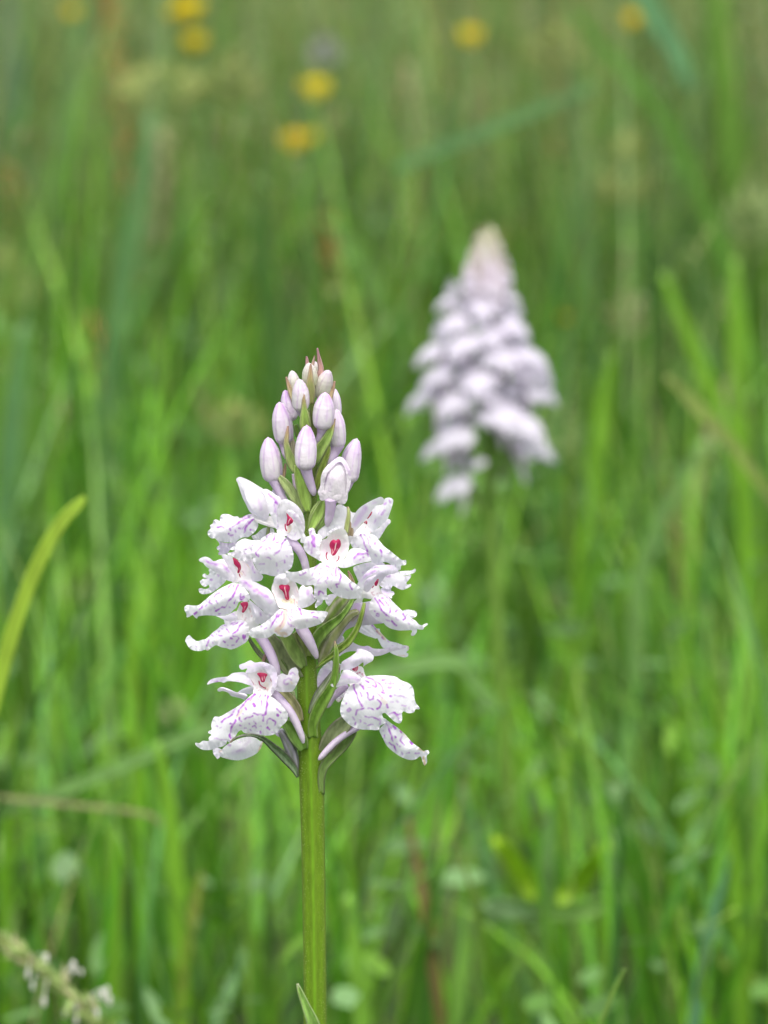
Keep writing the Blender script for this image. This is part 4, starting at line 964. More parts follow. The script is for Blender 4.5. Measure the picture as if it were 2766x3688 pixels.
petal('lip', f, 'D', '700,3 742,8 802,60 862,150 862,192 820,222 762,215 730,230 702,290 660,327 640,352 600,372 500,394 440,390 320,386 240,402 232,425 200,406 180,380 140,402 108,408 104,370 78,310 85,280 120,262 180,268 250,263 330,200 400,140 500,70 600,20 650,0',
      [(710, 8, 7.6), (560, 150, 11.2), (400, 240, 10.4), (250, 320, 8.4), (100, 300, 5.4), (120, 390, 5.2), (850, 180, 7.6), (740, 120, 9.8), (660, 320, 8.2), (450, 385, 7.4), (480, 85, 8.0), (330, 205, 7.2), (220, 415, 6.2)], M_PETAL, bulge=0.25, ruffle=0.32, wave=22,
      marks=[(18, .9, '725,20 690,70 680,120 650,180 615,215'), (16, .75, '640,25 605,55'), (14, .7, '670,30 660,55'), (22, .8, '755,120 755,160 790,160'), (16, .7, '800,175 770,190 750,185'), (18, .75, '385,205 385,235 410,245'), (17, .7, '462,215 478,238'), (16, .65, '575,125 605,125'), (14, .7, '500,110 470,130 440,165'), (16, .6, '525,150 530,155'), (17, .85, '300,260 275,295 255,310'), (19, .9, '230,340 200,370'), (19, .85, '555,290 520,290 490,305 455,335'), (13, .7, '690,200 680,240'), (14, .6, '610,290 620,300'), (17, .5, '325,275 345,265'), (12, .4, '370,320 395,320'), (10, .5, '430,295 440,305'), (12, .6, '490,362 510,358'), (8, .7, '610,215 580,270 540,300')])
petal('sepal', f, 'H', '653,595 720,573 830,590 902,602 1000,652 1100,702 1160,772 1202,862 1242,952 1268,1012 1242,1072 1200,1078 1100,1052 1020,1022 940,962 880,902 830,845 822,770 742,682 670,622',
      [(665, 600, 7.4), (1000, 655, 6.6), (1250, 1040, 7.0), (850, 860, 7.0), (950, 780, 10.4), (1100, 900, 9.8)], M_PETAL, bulge=0.5, ruffle=0.08,
      marks=[(34, .5, '740,620 800,650 850,675'), (46, .5, '900,735 940,720'), (34, .4, '960,765 1030,800 1090,835')], wash=[(80, .55, '720,600 850,680 940,730 1050,810 1120,900'), (30, .4, '815,720 820,740')])

# ---- F12: left flower, lower of the two
f = petal('flower', OR, 'D', '690,372 722,300 760,230 852,222 930,270 1000,400 970,500 900,542 852,562 828,520 800,472 770,442 700,442',
          [(700, 380, 4.6), (780, 240, 4.0), (990, 420, 2.4), (850, 550, 4.4), (800, 360, 2.2), (880, 450, 4.4)], M_THROAT, bulge=0.4, ruffle=0.05, marks=[(9, .6, '860,300 870,350'), (8, .5, '885,390 880,405'), (8, .5, '775,370 770,400'), (11, .6, '808,420 795,440')])
petal('petal', f, 'D', '852,200 922,250 982,300 1032,352 1057,420 1052,460 1002,487 950,487 920,452 932,402 915,340 880,272', [(860, 215, 5.4), (1040, 400, 5.0), (930, 470, 6.0), (970, 380, 7.4)], M_PETAL, bulge=0.5, ruffle=0.06, marks=[(14, .4, '985,360 1000,395')], lil=0.07)
petal('sepal', f, 'D', '850,225 905,250 930,330 935,400 905,420 890,360 870,290', 5.4, M_PETAL, bulge=0.3, ruffle=0.05)
petal('sepal', f, 'D', '455,390 560,388 640,360 692,335 712,390 710,430 662,462 600,457 560,442 500,412', [(470, 395, 3.0), (700, 400, 5.4), (600, 410, 5.6)], M_PETAL, bulge=0.4, ruffle=0.08, marks=[(16, .4, '650,365 680,385')], lil=0.12)
petal('petal', f, 'D', '555,438 600,455 665,462 620,480 572,492 560,480', 2.0, M_PETAL, bulge=0.2)
petal('petal', OR, 'D', '1005,300 1060,330 1120,345 1180,370 1130,420 1060,455 1020,450 1050,420 1040,370', 1.4, M_PETAL, bulge=0.3, lil=0.1, marks=[(14, .3, '1100,385 1105,395')])
petal('column', f, 'D', '748,245 780,228 832,226 842,260 822,310 782,356 767,345 774,292', [(755, 245, 4.0), (835, 240, 4.2), (775, 350, 5.0)], M_COLUMN, bulge=0.7, ruffle=0, step=2, wash=[(12, .7, '790,290 780,340')], marks=[(8, .6, '815,265 795,320')])
spur('D', [(950, 560, 130, 2.6), (985, 640, 128, 2.8), (1050, 740, 122, 3.2), (1110, 850, 116, 3.4), (1150, 950, 108, 3.4), (1185, 1060, 90, 3.2), (1200, 1110, 50, 3.0)], f, 0.35)
petal('lip', f, 'D', '560,490 642,460 720,440 792,450 842,490 854,560 852,642 822,702 762,742 692,777 630,794 580,777 520,767 460,742 420,762 385,787 358,808 330,796 280,810 200,807 140,777 100,712 90,690 110,640 140,623 180,662 230,692 252,692 280,680 330,670 370,640 420,590 480,545 520,505',
      [(760, 450, 6.4), (560, 500, 6.0), (840, 600, 6.8), (700, 600, 9.8), (560, 620, 10.0), (430, 680, 9.0), (350, 790, 7.6), (250, 750, 6.4), (120, 690, 3.6), (640, 785, 6.8), (420, 600, 6.8)], M_PETAL, bulge=0.25, ruffle=0.3, wave=20,
      marks=[(17, .9, '790,462 750,510 720,560 680,590 655,605'), (14, .75, '640,490 680,470'), (14, .7, '665,500 715,482'), (16, .75, '585,545 612,590'), (15, .75, '495,570 478,590'), (16, .75, '405,620 425,635'), (20, .85, '370,680 355,740'), (19, .8, '630,660 645,665'), (15, .8, '660,635 700,640 725,670 705,690 705,705'), (20, .85, '785,615 780,650 800,650 805,625 785,615'), (12, .8, '785,665 795,690'), (16, .75, '545,692 570,705'), (16, .75, '490,625 530,630'), (12, .6, '460,615 465,620'), (15, .7, '560,505 590,505'), (10, .6, '525,545 540,548'), (14, .65, '655,745 680,742'), (12, .5, '600,735 610,735'), (9, .5, '435,590 450,590'), (12, .4, '220,760 230,765'), (11, .5, '420,705 425,715')],
      tan=[(16, .5, '355,790 362,805'), (20, .3, '450,670 460,690')])

# ---- F11: centre flower, lower
f = petal('flower', OR, 'H', '1188,602 1270,560 1400,568 1500,602 1542,682 1572,782 1572,882 1552,962 1500,992 1400,1012 1320,1002 1272,995 1248,960 1208,862 1168,772 1150,722 1160,662',
          [(1190, 610, 8.0), (1400, 575, 8.8), (1560, 780, 8.0), (1545, 960, 8.8), (1260, 970, 10.2), (1400, 1005, 11.6), (1160, 700, 7.8), (1340, 720, 5.6), (1390, 880, 6.4), (1480, 800, 6.8), (1240, 780, 7.2)], M_THROAT, bulge=0.3, ruffle=0.06,
          marks=[(11, .5, '1165,770 1200,860 1240,950'), (12, .6, '1265,975 1275,985'), (11, .6, '1310,990 1330,1000'), (9, .5, '1530,690 1550,760'), (14, .6, '1520,900 1530,920'), (9, .5, '1340,1000 1350,1010')], wash=[(70, .4, '1480,640 1530,800'), (60, .25, '1200,700 1260,860')], tan=[(60, .3, '1530,940 1480,980')])
petal('sepal', f, 'I', '370,872 400,802 440,768 500,800 570,785 602,800 625,870 612,917 632,940 640,1012 683,1020 642,1072 560,1132 480,1162 390,1172 345,1120 380,1000',
      [(385, 870, 8.4), (380, 1150, 10.2), (600, 820, 8.4), (660, 1030, 9.0), (500, 980, 11.0)], M_PETAL, bulge=0.4, ruffle=0.15, marks=[(44, .35, '540,860 525,910'), (20, .3, '590,950 610,1000')], wash=[(70, .45, '545,860 530,930'), (40, .3, '590,940 615,1010')])
petal('column', f, 'H', '1270,655 1300,645 1385,638 1417,652 1428,702 1412,762 1415,862 1386,878 1358,856 1338,780 1308,732 1270,702', [(1280, 670, 7.2), (1420, 680, 7.2), (1385, 870, 8.4), (1350, 700, 8.2)], M_COLUMN, bulge=0.9, ruffle=0, step=2,
      marks=[(13, .85, '1358,670 1362,740 1370,800 1375,830'), (9, .6, '1310,760 1322,780')], wash=[(16, .6, '1330,760 1365,850'), (14, .5, '1400,740 1400,850')], tan=[(14, .5, '1385,875 1388,850')])
petal('stigma', f, 'H', '1297,880 1340,862 1400,882 1442,820 1482,812 1502,872 1492,932 1450,962 1400,978 1335,967 1302,922', [(1310, 890, 7.4), (1490, 830, 7.8), (1400, 970, 8.8), (1400, 910, 7.8)], M_THROAT, bulge=0.5, ruffle=0.15, wave=8, step=2.2,
      tan=[(90, .75, '1340,900 1400,930 1450,890'), (16, 1, '1445,900 1450,905')], marks=[(18, .9, '1448,898 1452,904'), (11, .6, '1315,895 1320,910'), (10, .6, '1420,958 1425,960'), (11, .7, '1485,830 1498,870 1490,915'), (8, .5, '1350,930 1356,934'), (8, .5, '1390,950 1394,952')])
petal('lip', f, 'D', '1215,312 1290,316 1350,300 1420,287 1480,304 1560,325 1650,330 1790,345 1795,362 1770,410 1745,450 1722,477 1640,512 1520,542 1430,547 1392,537 1380,572 1342,622 1290,647 1250,642 1182,627 1160,602 1080,652 980,662 880,647 855,622 813,598 840,590 872,550 950,520 1040,470 1130,398',
      [(1240, 325, 10.6), (1440, 300, 10.8), (1300, 420, 15.0), (1290, 560, 15.6), (1280, 640, 13.6), (1120, 500, 12.6), (960, 580, 11.2), (825, 600, 9.2), (980, 655, 10.0), (1040, 475, 10.4), (1500, 420, 14.0), (1650, 430, 12.8), (1785, 355, 10.6), (1640, 510, 10.8), (1600, 330, 11.4), (1430, 540, 12.4), (1170, 600, 13.2)], M_PETAL, bulge=0.15, ruffle=0.3, wave=20,
      marks=[(20, .9, '1445,300 1470,330 1480,370'), (15, .85, '1195,365 1165,420 1135,480 1105,545'), (17, .75, '1250,345 1238,375'), (15, .75, '1215,370 1195,400'), (16, .75, '1370,315 1360,330 1370,365'), (13, .7, '1300,330 1310,335'), (12, .65, '1310,375 1318,400'), (13, .65, '1320,420 1350,450'), (12, .6, '1315,460 1330,495 1360,505'), (14, .7, '1270,380 1262,430 1240,490 1220,510'), (13, .6, '1180,460 1185,465'), (16, .65, '980,530 1010,515'), (14, .65, '1040,548 1060,538'), (16, .75, '1600,355 1640,352'), (17, .75, '1615,400 1660,408'), (11, .6, '1345,400 1365,410'), (12, .5, '1350,518 1390,515'), (15, .55, '1180,575 1195,590'), (12, .4, '1290,610 1295,620'), (10, .6, '1415,320 1425,325'), (24, .25, '1540,450 1545,455')],
      tan=[(60, .45, '1290,340 1280,420 1250,500 1190,560'), (40, .45, '1210,590 1290,610'), (16, .6, '1250,640 1240,620')])
petal('petal', f, 'H', '1185,582 1212,522 1290,488 1350,473 1382,440 1365,500 1400,560 1422,582 1387,642 1350,652 1310,642 1270,642 1190,632', [(1200, 600, 9.0), (1380, 460, 9.6), (1340, 640, 10.0), (1300, 560, 11.4)], M_PETAL, bulge=0.4, ruffle=0.15, wash=[(20, .2, '1240,560 1300,530')])
spur('K', [(370, 240, 205, 5.0), (410, 320, 200, 5.4), (480, 430, 188, 5.8), (545, 550, 165, 5.8), (600, 660, 132, 5.4), (635, 740, 96, 5.2), (648, 785, 56, 5.0)], f, 0.15)

# ---- bracts and ovaries round the open flowers
bract('L', [(330, 520, 60, -0.5), (290, 470, 62, -0.5), (215, 400, 52, -0.4), (140, 310, 44, -0.2), (90, 230, 36, 0.0), (60, 170, 26, 0)], GREYG * 0.85, tip=0, rim=0.6, rimc=(0.12, 0.09, 0.10))
bract('L', [(250, 490, 34, 1.5), (270, 430, 32, 1.6), (295, 370, 20, 1.6), (312, 333, 6, 1.6)], (0.26, 0.17, 0.12), tip=0.4, tipc=(0.3, 0.17, 0.14))
bract('L', [(700, 700, 60, 0.5), (620, 600, 190, 0.9), (520, 440, 210, 1.2), (420, 280, 180, 1.6), (340, 160, 120, 1.8)], (0.18, 0.215, 0.10), tip=0, rim=0.5)
bract('L', [(560, 640, 60, 0.8), (520, 560, 90, 1.0), (470, 470, 60, 1.2)], DGREEN, tip=0)
bract('L', [(790, 560, 90, 2.6), (740, 470, 170, 3.0), (680, 360, 210, 3.3), (610, 240, 200, 3.6), (540, 130, 150, 3.8), (500, 70, 80, 3.8)], (0.15, 0.225, 0.05), tip=0, rim=0.4)
bract('L', [(840, 420, 90, 2.8), (810, 300, 140, 3.2), (760, 180, 160, 3.4), (700, 80, 120, 3.6)], (0.21, 0.26, 0.07), tip=0, rim=0.2)
bract('L', [(740, 700, 90, 1.6), (715, 620, 60, 1.6), (695, 540, 32, 1.4), (675, 440, 6, 1.2)], (0.17, 0.21, 0.09), tip=0.2)
bract('L', [(760, 1280, 50, 2.4), (710, 1150, 110, 2.4), (640, 1030, 120, 2.2), (560, 930, 100, 2.0), (470, 870, 60, 1.8)], (0.23, 0.225, 0.10), tip=0, rim=0.4)
bract('L', [(700, 1140, 30, 1.4), (665, 1000, 44, 1.2), (645, 880, 30, 1.0)], GREYG * 1.2, tip=0)
bract('L', [(790, 1660, 110, 2.6), (740, 1540, 200, 2.8), (650, 1420, 190, 2.8), (570, 1320, 120, 2.6), (510, 1250, 50, 2.4)], DGREEN * 1.15, tip=0, rim=0.3)
def ov2tint(t, th):
    s = (0.5 + 0.5 * np.cos(th * 6 + t * 2))[..., None]
    return np.array([0.22, 0.24, 0.20]) * (1 - s) + np.array([0.42, 0.38, 0.46]) * s
tube('ovary', OR, 'L', [(700, 1930, 50, 0.8), (660, 1800, 120, 1.0), (610, 1640, 150, 1.2), (550, 1520, 120, 1.2), (490, 1420, 90, 1.2)], M_LEAF, n=36, tint=ov2tint, ridge=0.06, nr=6)
petal('petal', OR, 'L', '410,1450 460,1395 500,1370 540,1430 560,1540 480,1500', 0.2, M_LILAC, bulge=0.3, lil=0.5)
bract('E', [(1432, 1490, 20, 1.2), (1400, 1400, 70, 1.6), (1330, 1310, 96, 2.2), (1240, 1215, 100, 3.4), (1140, 1130, 78, 5.2), (1040, 1045, 52, 8.0), (950, 1000, 36, 11.0), (850, 985, 26, 13.4), (750, 1000, 18, 14.4), (680, 1030, 12, 14.6), (630, 1075, 5, 14.4)], (0.155, 0.22, 0.115), tip=0.12, keel=0.9, rim=0.75, rimc=(0.13, 0.10, 0.11))
# right of the stem
petal('petal', OR, 'K', '640,760 652,650 662,540 702,455 850,350 900,300 860,440 760,580 700,740', 0.6, M_LILAC, bulge=0.6, lil=0.15)
petal('petal', OR, 'K', '655,1260 668,1050 738,935 800,880 905,822 900,1000 850,1080 760,1160 690,1270', 0.4, M_LILAC, bulge=0.6, wash=[(90, .5, '800,1000 700,1200')])
petal('petal', OR, 'K', '985,540 1030,460 1080,412 1100,460 1108,480 1060,520 1000,560', -1.0, M_PETAL, bulge=0.3, ruffle=0.2, wave=8)
petal('petal', OR, 'K', '860,1000 900,920 980,860 1050,890 1060,960 1000,1010 900,1020', -0.6, M_PETAL, bulge=0.3, lil=0.1)
ovary('I', [(830, 1480, 120, 2.6), (900, 1340, 210, 3.2), (1000, 1190, 240, 3.6), (1110, 1060, 240, 3.8), (1230, 950, 150, 3.8)], (0.17, 0.25, 0.05), twist=0.5)
ovary('K', [(700, 860, 80, 2.0), (760, 720, 170, 2.4), (850, 520, 215, 2.8), (970, 330, 205, 3.0), (1090, 180, 180, 3.2), (1210, 70, 150, 3.4), (1330, 20, 100, 3.6)], (0.25, 0.27, 0.11), twist=0.8)
ovary('K', [(880, 1130, 90, 1.6), (960, 1020, 110, 2.0), (1040, 930, 100, 2.4)], (0.30, 0.24, 0.20), twist=0.5)
bract('K', [(600, 800, 60, 2.6), (610, 640, 130, 3.2), (650, 480, 190, 3.8), (750, 350, 190, 4.6), (880, 240, 160, 5.6), (1010, 140, 120, 6.4), (1110, 30, 92, 6.8), (1185, -80, 76, 6.8), (1235, -180, 66, 6.4), (1255, -260, 30, 6.2)], (0.15, 0.26, 0.04), tip=0, rim=0.35)
bract('K', [(640, 950, 20, 3.0), (760, 840, 60, 3.6), (900, 740, 80, 4.4), (1040, 630, 100, 5.4), (1170, 520, 104, 6.2), (1270, 380, 90, 6.8), (1345, 220, 76, 7.2), (1395, 60, 64, 7.4), (1425, -60, 52, 7.2), (1440, -135, 34, 7.0)], (0.19, 0.28, 0.04), tip=0, rim=0.4, keel=0.9)
bract('K', [(590, 2100, 150, 2.4), (585, 1900, 150, 3.0), (640, 1720, 180, 3.8), (740, 1520, 190, 4.8), (850, 1340, 160, 5.8), (930, 1160, 116, 6.6), (960, 980, 96, 7.2), (972, 800, 84, 7.5), (970, 660, 60, 7.6), (956, 570, 36, 7.5), (948, 498, 8, 7.4)], (0.155, 0.27, 0.035), tip=0.16, keel=0.85, rim=0.3, tipc=(0.50, 0.32, 0.24))
bract('K', [(520, 1700, 30, 3.4), (570, 1560, 60, 4.0), (650, 1400, 90, 4.8), (760, 1240, 96, 5.4), (860, 1090, 60, 5.8), (900, 1010, 20, 6.0)], (0.22, 0.25, 0.16), tip=0, keel=0.5, rim=0.8, rimc=(0.10, 0.08, 0.10))
bract('F', [(300, 1700, 60, 0.6), (340, 1560, 120, 1.0), (430, 1400, 190, 1.6), (530, 1270, 190, 2.0), (640, 1170, 130, 2.4)], (0.20, 0.24, 0.11), tip=0, rim=0.5)
bract('F', [(325, 1990, 60, 1.4), (325, 1820, 74, 1.8), (350, 1700, 90, 1.8), (440, 1580, 110, 1.6), (560, 1450, 120, 1.4), (660, 1330, 80, 1.2), (700, 1270, 30, 1.0)], (0.13, 0.20, 0.05), tip=0, keel=0.9, rim=0.5, rimc=(0.11, 0.09, 0.08))
# a sheathing leaf low on the stem, its tip just in the picture
ribbon('leaf', OR, 'S', [(1240, 4500, 120, 3), (1200, 4100, 110, 4), (1150, 3800, 80, 5), (1128, 3690, 46, 5.4), (1100, 3620, 28, 5.6), (1080, 3570, 17, 5.6), (1071, 3543, 5, 5.5)], M_LEAF, keel=0.8, cols=10,
       tint=bract_tint((0.17, 0.29, 0.06), 0.12, (0.48, 0.56, 0.30), 0.35), thick=0.3)
# the broad leaves at the foot, below the picture
for a, ln in ((0.4, 0.13), (2.3, 0.15), (4.0, 0.12), (5.3, 0.10)):
    k = np.linspace(0, 1, 14)
    cx = root_xy[0] + np.cos(a) * ln * k
    cy = root_xy[1] + np.sin(a) * ln * k
    cz = 0.01 + ln * 0.9 * k * (1 - k * 0.55)
    hw = 0.011 * np.sin(np.pi * np.clip(k * 0.93 + 0.07, 0, 1)) ** 0.7
    sx, sy = -np.sin(a), np.cos(a)
    V, F = [], []
    for i in range(14):
        for x in (-1, -0.5, 0, 0.5, 1):
            V.append((cx[i] + sx * hw[i] * x, cy[i] + sy * hw[i] * x, cz[i] + abs(x) * hw[i] * 0.5))
    for i in range(13):
        for j in range(4):
            q = i * 5 + j
            F.append((q, q + 1, q + 6, q + 5))
    lf = link_mesh('leaf', V, F, M_LEAF, OR, np.tile([0.10, 0.19, 0.04], (len(V), 1)), base=BASE[0])
    md = lf.modifiers.new('thickness', 'SOLIDIFY')
    md.thickness = 0.0005

# ------------------------------------------------------------------ meadow grass (nobody could count it)
GSC = np.array([0.74, 0.79, 0.62])


def mix_cols(r, n, pal, w):
    pal = np.array(pal)
    i = r.choice(len(pal), n, p=np.array(w) / sum(w))
    c = pal[i] * r.uniform(0.5, 1.5, (n, 1))
    c *= r.uniform(0.92, 1.08, (n, 3))
    return c


NEAR = [(0.17, 0.35, 0.03), (0.10, 0.255, 0.022), (0.07, 0.185, 0.022), (0.12, 0.27, 0.09), (0.20, 0.37, 0.04), (0.30, 0.27, 0.10)]
FAR = [(0.14, 0.25, 0.045), (0.10, 0.20, 0.05), (0.06, 0.13, 0.03), (0.16, 0.25, 0.12), (0.25, 0.31, 0.09), (0.34, 0.28, 0.14), (0.27, 0.15, 0.07)]


def blades(name, n, yr, halfw, hfun, wr, pal, w, seed, segs=6, lean=0.35, bend=0.5, density_pow=1.0, clear=None, skip=None):
    r = np.random.default_rng(seed)
    y = yr[0] + (yr[1] - yr[0]) * r.random(n) ** density_pow
    d = np.maximum(y - CAM.y, 0.3)
    x = CAM.x + (r.random(n) * 2 - 1) * (halfw(d) if callable(halfw) else halfw)
    # clumps: pull the roots towards scattered tuft centres
    m = max(n // 28, 4)
    cy = yr[0] + (yr[1] - yr[0]) * r.random(m)
    cx = CAM.x + (r.random(m) * 2 - 1) * (halfw(np.maximum(cy - CAM.y, 0.3)) if callable(halfw) else halfw)
    tuft = 0.78 + 0.5 * np.sin(x * 23 + y * 7 + 1) * np.sin(y * 19 - x * 5) * 0.5 + 0.22 * np.sin(x * 61) * np.sin(y * 47)
    h = hfun(y, x) * r.uniform(0.55, 1.15, n) * tuft.clip(0.55, 1.2)
    if clear is not None:
        h = np.minimum(h, clear(x, y))
    keep = h > 0.01
    gap = np.sin(x * 9.1 + 2 * np.sin(y * 3.3) + seed * 2) * np.sin(y * 6.7 + 1.5 * np.sin(x * 6.1))
    keep &= ~((gap > 0.5) & (r.random(n) < 0.6) & (y > 0.2))
    if skip is not None:
        keep &= ~skip(x, y)
    x, y, h = x[keep], y[keep], h[keep]
    n = len(x)
    az = r.uniform(0, 2 * math.pi, n)
    ln = np.abs(r.normal(0, lean, n)).clip(0, 1.1)
    bd = np.abs(r.normal(bend * 0.6, bend * 0.5, n)).clip(0, 1.8)
    wd = r.uniform(wr[0], wr[1], n)
    tw = r.uniform(-1.2, 1.2, n)
    t = np.linspace(0, 1, segs + 1)
    ang = ln[:, None] + bd[:, None] * t[None] ** 2             # angle from vertical
    ds = h[:, None] / segs
    hx = np.concatenate([np.zeros((n, 1)), np.cumsum(np.sin(ang[:, :-1]) * ds, 1)], 1)
    hz = np.concatenate([np.zeros((n, 1)), np.cumsum(np.cos(ang[:, :-1]) * ds, 1)], 1)
    dx, dy = np.cos(az)[:, None], np.sin(az)[:, None]
    cx_ = x[:, None] + hx * dx
    cy_ = y[:, None] + hx * dy
    cz_ = hz - 0.004
    fa = az[:, None] + math.pi / 2 + tw[:, None] * t[None]
    wp = wd[:, None] / 2 * (np.minimum(1, 0.55 + 1.5 * t) * (1 - t ** 2.2) ** 0.8)[None]
    ax, ay = np.cos(fa) * wp, np.sin(fa) * wp
    L = np.stack([cx_ - ax, cy_ - ay, cz_], -1)
    R = np.stack([cx_ + ax, cy_ + ay, cz_], -1)
    V = np.stack([L, R], 2)                                      # n, segs+1, 2, 3
    V = V[:, :, :, :]
    per = (segs + 1) * 2
    base = (np.arange(n) * per)[:, None]
    F = []
    for i in range(segs):
        p = i * 2
        F.append(np.stack([base + p, base + p + 1, base + p + 3, base + p + 2], -1))
    F = np.concatenate(F, 1).reshape(-1, 4)
    c = mix_cols(r, n, pal, w) * GSC
    # sward patches differ in vigour, dark gaps' shade painted in; brightness graded with distance
    pn = np.sin(x * 5.3 + 1.7 * np.sin(y * 2.1)) * np.sin(y * 3.9 + 1.3 * np.sin(x * 3.7) + seed)
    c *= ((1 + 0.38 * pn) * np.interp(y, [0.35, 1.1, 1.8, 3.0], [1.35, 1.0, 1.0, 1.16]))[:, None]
    C = np.repeat(c, per, 0).reshape(n, segs + 1, 2, 3)
    # the foot of a blade is paler sheath, the tip a little dry on some
    dry = (r.random(n) < 0.25)[:, None, None, None] * np.clip((t - 0.75) / 0.25, 0, 1)[None, :, None, None]
    C = C * (1 - dry * 0.7) + np.array([0.36, 0.31, 0.14]) * dry * 0.7
    o = link_mesh(name, V.reshape(-1, 3), F, M_GRASS, None, C.reshape(-1, 3))
    tag(o, kind='stuff')
    return o


def ray_floor(y):                       # height of the lowest ray of the picture over the place y
    return CAM.z - (y - CAM.y) * math.tan(PITCH + math.atan(TANV)) * 1.0


def low_clear(x, y):
    # nothing of the sward may stand between the lens and the orchid
    f = ray_floor(y) - 0.02
    return np.where(y < 0.35, np.maximum(np.minimum(f, 0.2), 0.012), 9.0)


HN = lambda y, x: np.interp(y, [0.0, 0.2, 0.45, 0.9, 1.6], [0.10, 0.13, 0.20, 0.27, 0.36])
HF = lambda y, x: np.interp(y, [1.2, 2.5, 4.5, 7, 16], [0.32, 0.42, 0.55, 0.62, 0.62])
around = lambda x, y: (np.hypot(x - root_xy[0], y) < 0.012)
blades('grass', 8500, (0.34, 1.7), lambda d: 0.17 * d + 0.35, HN, (0.0018, 0.0048), NEAR, [5, 4, 4, 2, 1.6, .02], 11, density_pow=1.0, lean=0.36, bend=0.7)
blades('grass', 5900, (-1.6, 0.34), 0.75, lambda y, x: 0.16 + 0 * y, (0.002, 0.0045), NEAR, [4, 4, 3, 2, 1, .4], 12, clear=low_clear, skip=around)
blades('grass', 22000, (1.5, 5.2), lambda d: 0.16 * d + 0.9, HF, (0.002, 0.005), FAR, [4, 4, 4, 3, 3, 2.2, .9], 13, segs=5, density_pow=1.2, lean=0.46, bend=0.8)
blades('grass', 18000, (5.0, 16), lambda d: 0.18 * d + 2.0, HF, (0.005, 0.011), FAR, [4, 4, 3, 3, 2, 1.6, .5], 14, segs=4, lean=0.22)
blades('grass', 9000, (16, 60), lambda d: 0.5 * d + 3, lambda y, x: 0.7 + 0 * y, (0.02, 0.05), FAR, [4, 4, 3, 3, 2, 1.6, .5], 15, segs=3)
blades('grass', 9000, (-8, 3), 5.5, lambda y, x: 0.3 + 0 * y, (0.006, 0.012), FAR, [4, 4, 3, 2, 1, .6, .2], 16, segs=3,
       skip=lambda x, y: ((np.abs(x - CAM.x) < 0.8 + 0.17 * np.maximum(y, 0)) & (y > -2.2)))

STALKS = [(0.34, 0.40, 0.13), (0.42, 0.36, 0.18), (0.30, 0.45, 0.10), (0.36, 0.22, 0.12), (0.24, 0.38, 0.16)]
blades('grass_stalks', 700, (0.35, 1.8), lambda d: 0.17 * d + 0.3, lambda y, x: 1.25 * HN(y, x), (0.0009, 0.0018), STALKS, [3, 2, 3, .6, 3], 21, segs=7, lean=0.5, bend=0.5)
blades('grass_stalks', 2600, (1.5, 6.0), lambda d: 0.16 * d + 0.9, lambda y, x: 1.15 * HF(y, x), (0.0014, 0.003), STALKS, [3, 3, 3, 1.5, 3], 22, segs=6, lean=0.38, bend=0.4)


def panicles():
    """loose seed heads of the meadow grasses, far too many to count"""
    r = np.random.default_rng(31)
    V, F, C = [], [], []
    pal = [(0.34, 0.40, 0.14), (0.44, 0.38, 0.20), (0.30, 0.42, 0.18), (0.40, 0.26, 0.14), (0.42, 0.46, 0.24)]
    for _ in range(1500):
        y = 0.7 + 6.0 * r.random() ** 1.1
        d = y - CAM.y
        x = CAM.x + (r.random() * 2 - 1) * (0.16 * d + 0.5)
        z = float(HF(max(y, 1.2), x) if y > 1.2 else HN(y, x)) * r.uniform(0.45, 1.05)
        H, Wd = r.uniform(.012, .04), r.uniform(.002, .006)
        c0 = np.array(pal[r.choice(5, p=[.3, .22, .22, .1, .16])]) * r.uniform(.8, 1.2)
        lean = r.normal(0, .35)
        for k in range(16):
            f = r.random()
            c = np.array([x + lean * H * f + r.normal(0, Wd * .6 * (1.1 - f)), y + r.normal(0, Wd * .6), z + H * f])
            q = r.normal(0, 1, 3)
            q /= np.linalg.norm(q)
            L = r.uniform(.0018, .0034)
            e = np.array([lean * .5 + r.normal(0, .4), r.normal(0, .4), 1.0])
            e /= np.linalg.norm(e)
            b = len(V)
            V += [c - q * L * .3, c + q * L * .3, c + e * L, c - e * L * .6]
            F += [(b, b + 1, b + 2), (b + 1, b, b + 3)]
            C += [c0] * 4
    tag(link_mesh('grass_seed_heads', V, F, M_GRASS, None, np.array(C), smooth=False), kind='stuff')


panicles()


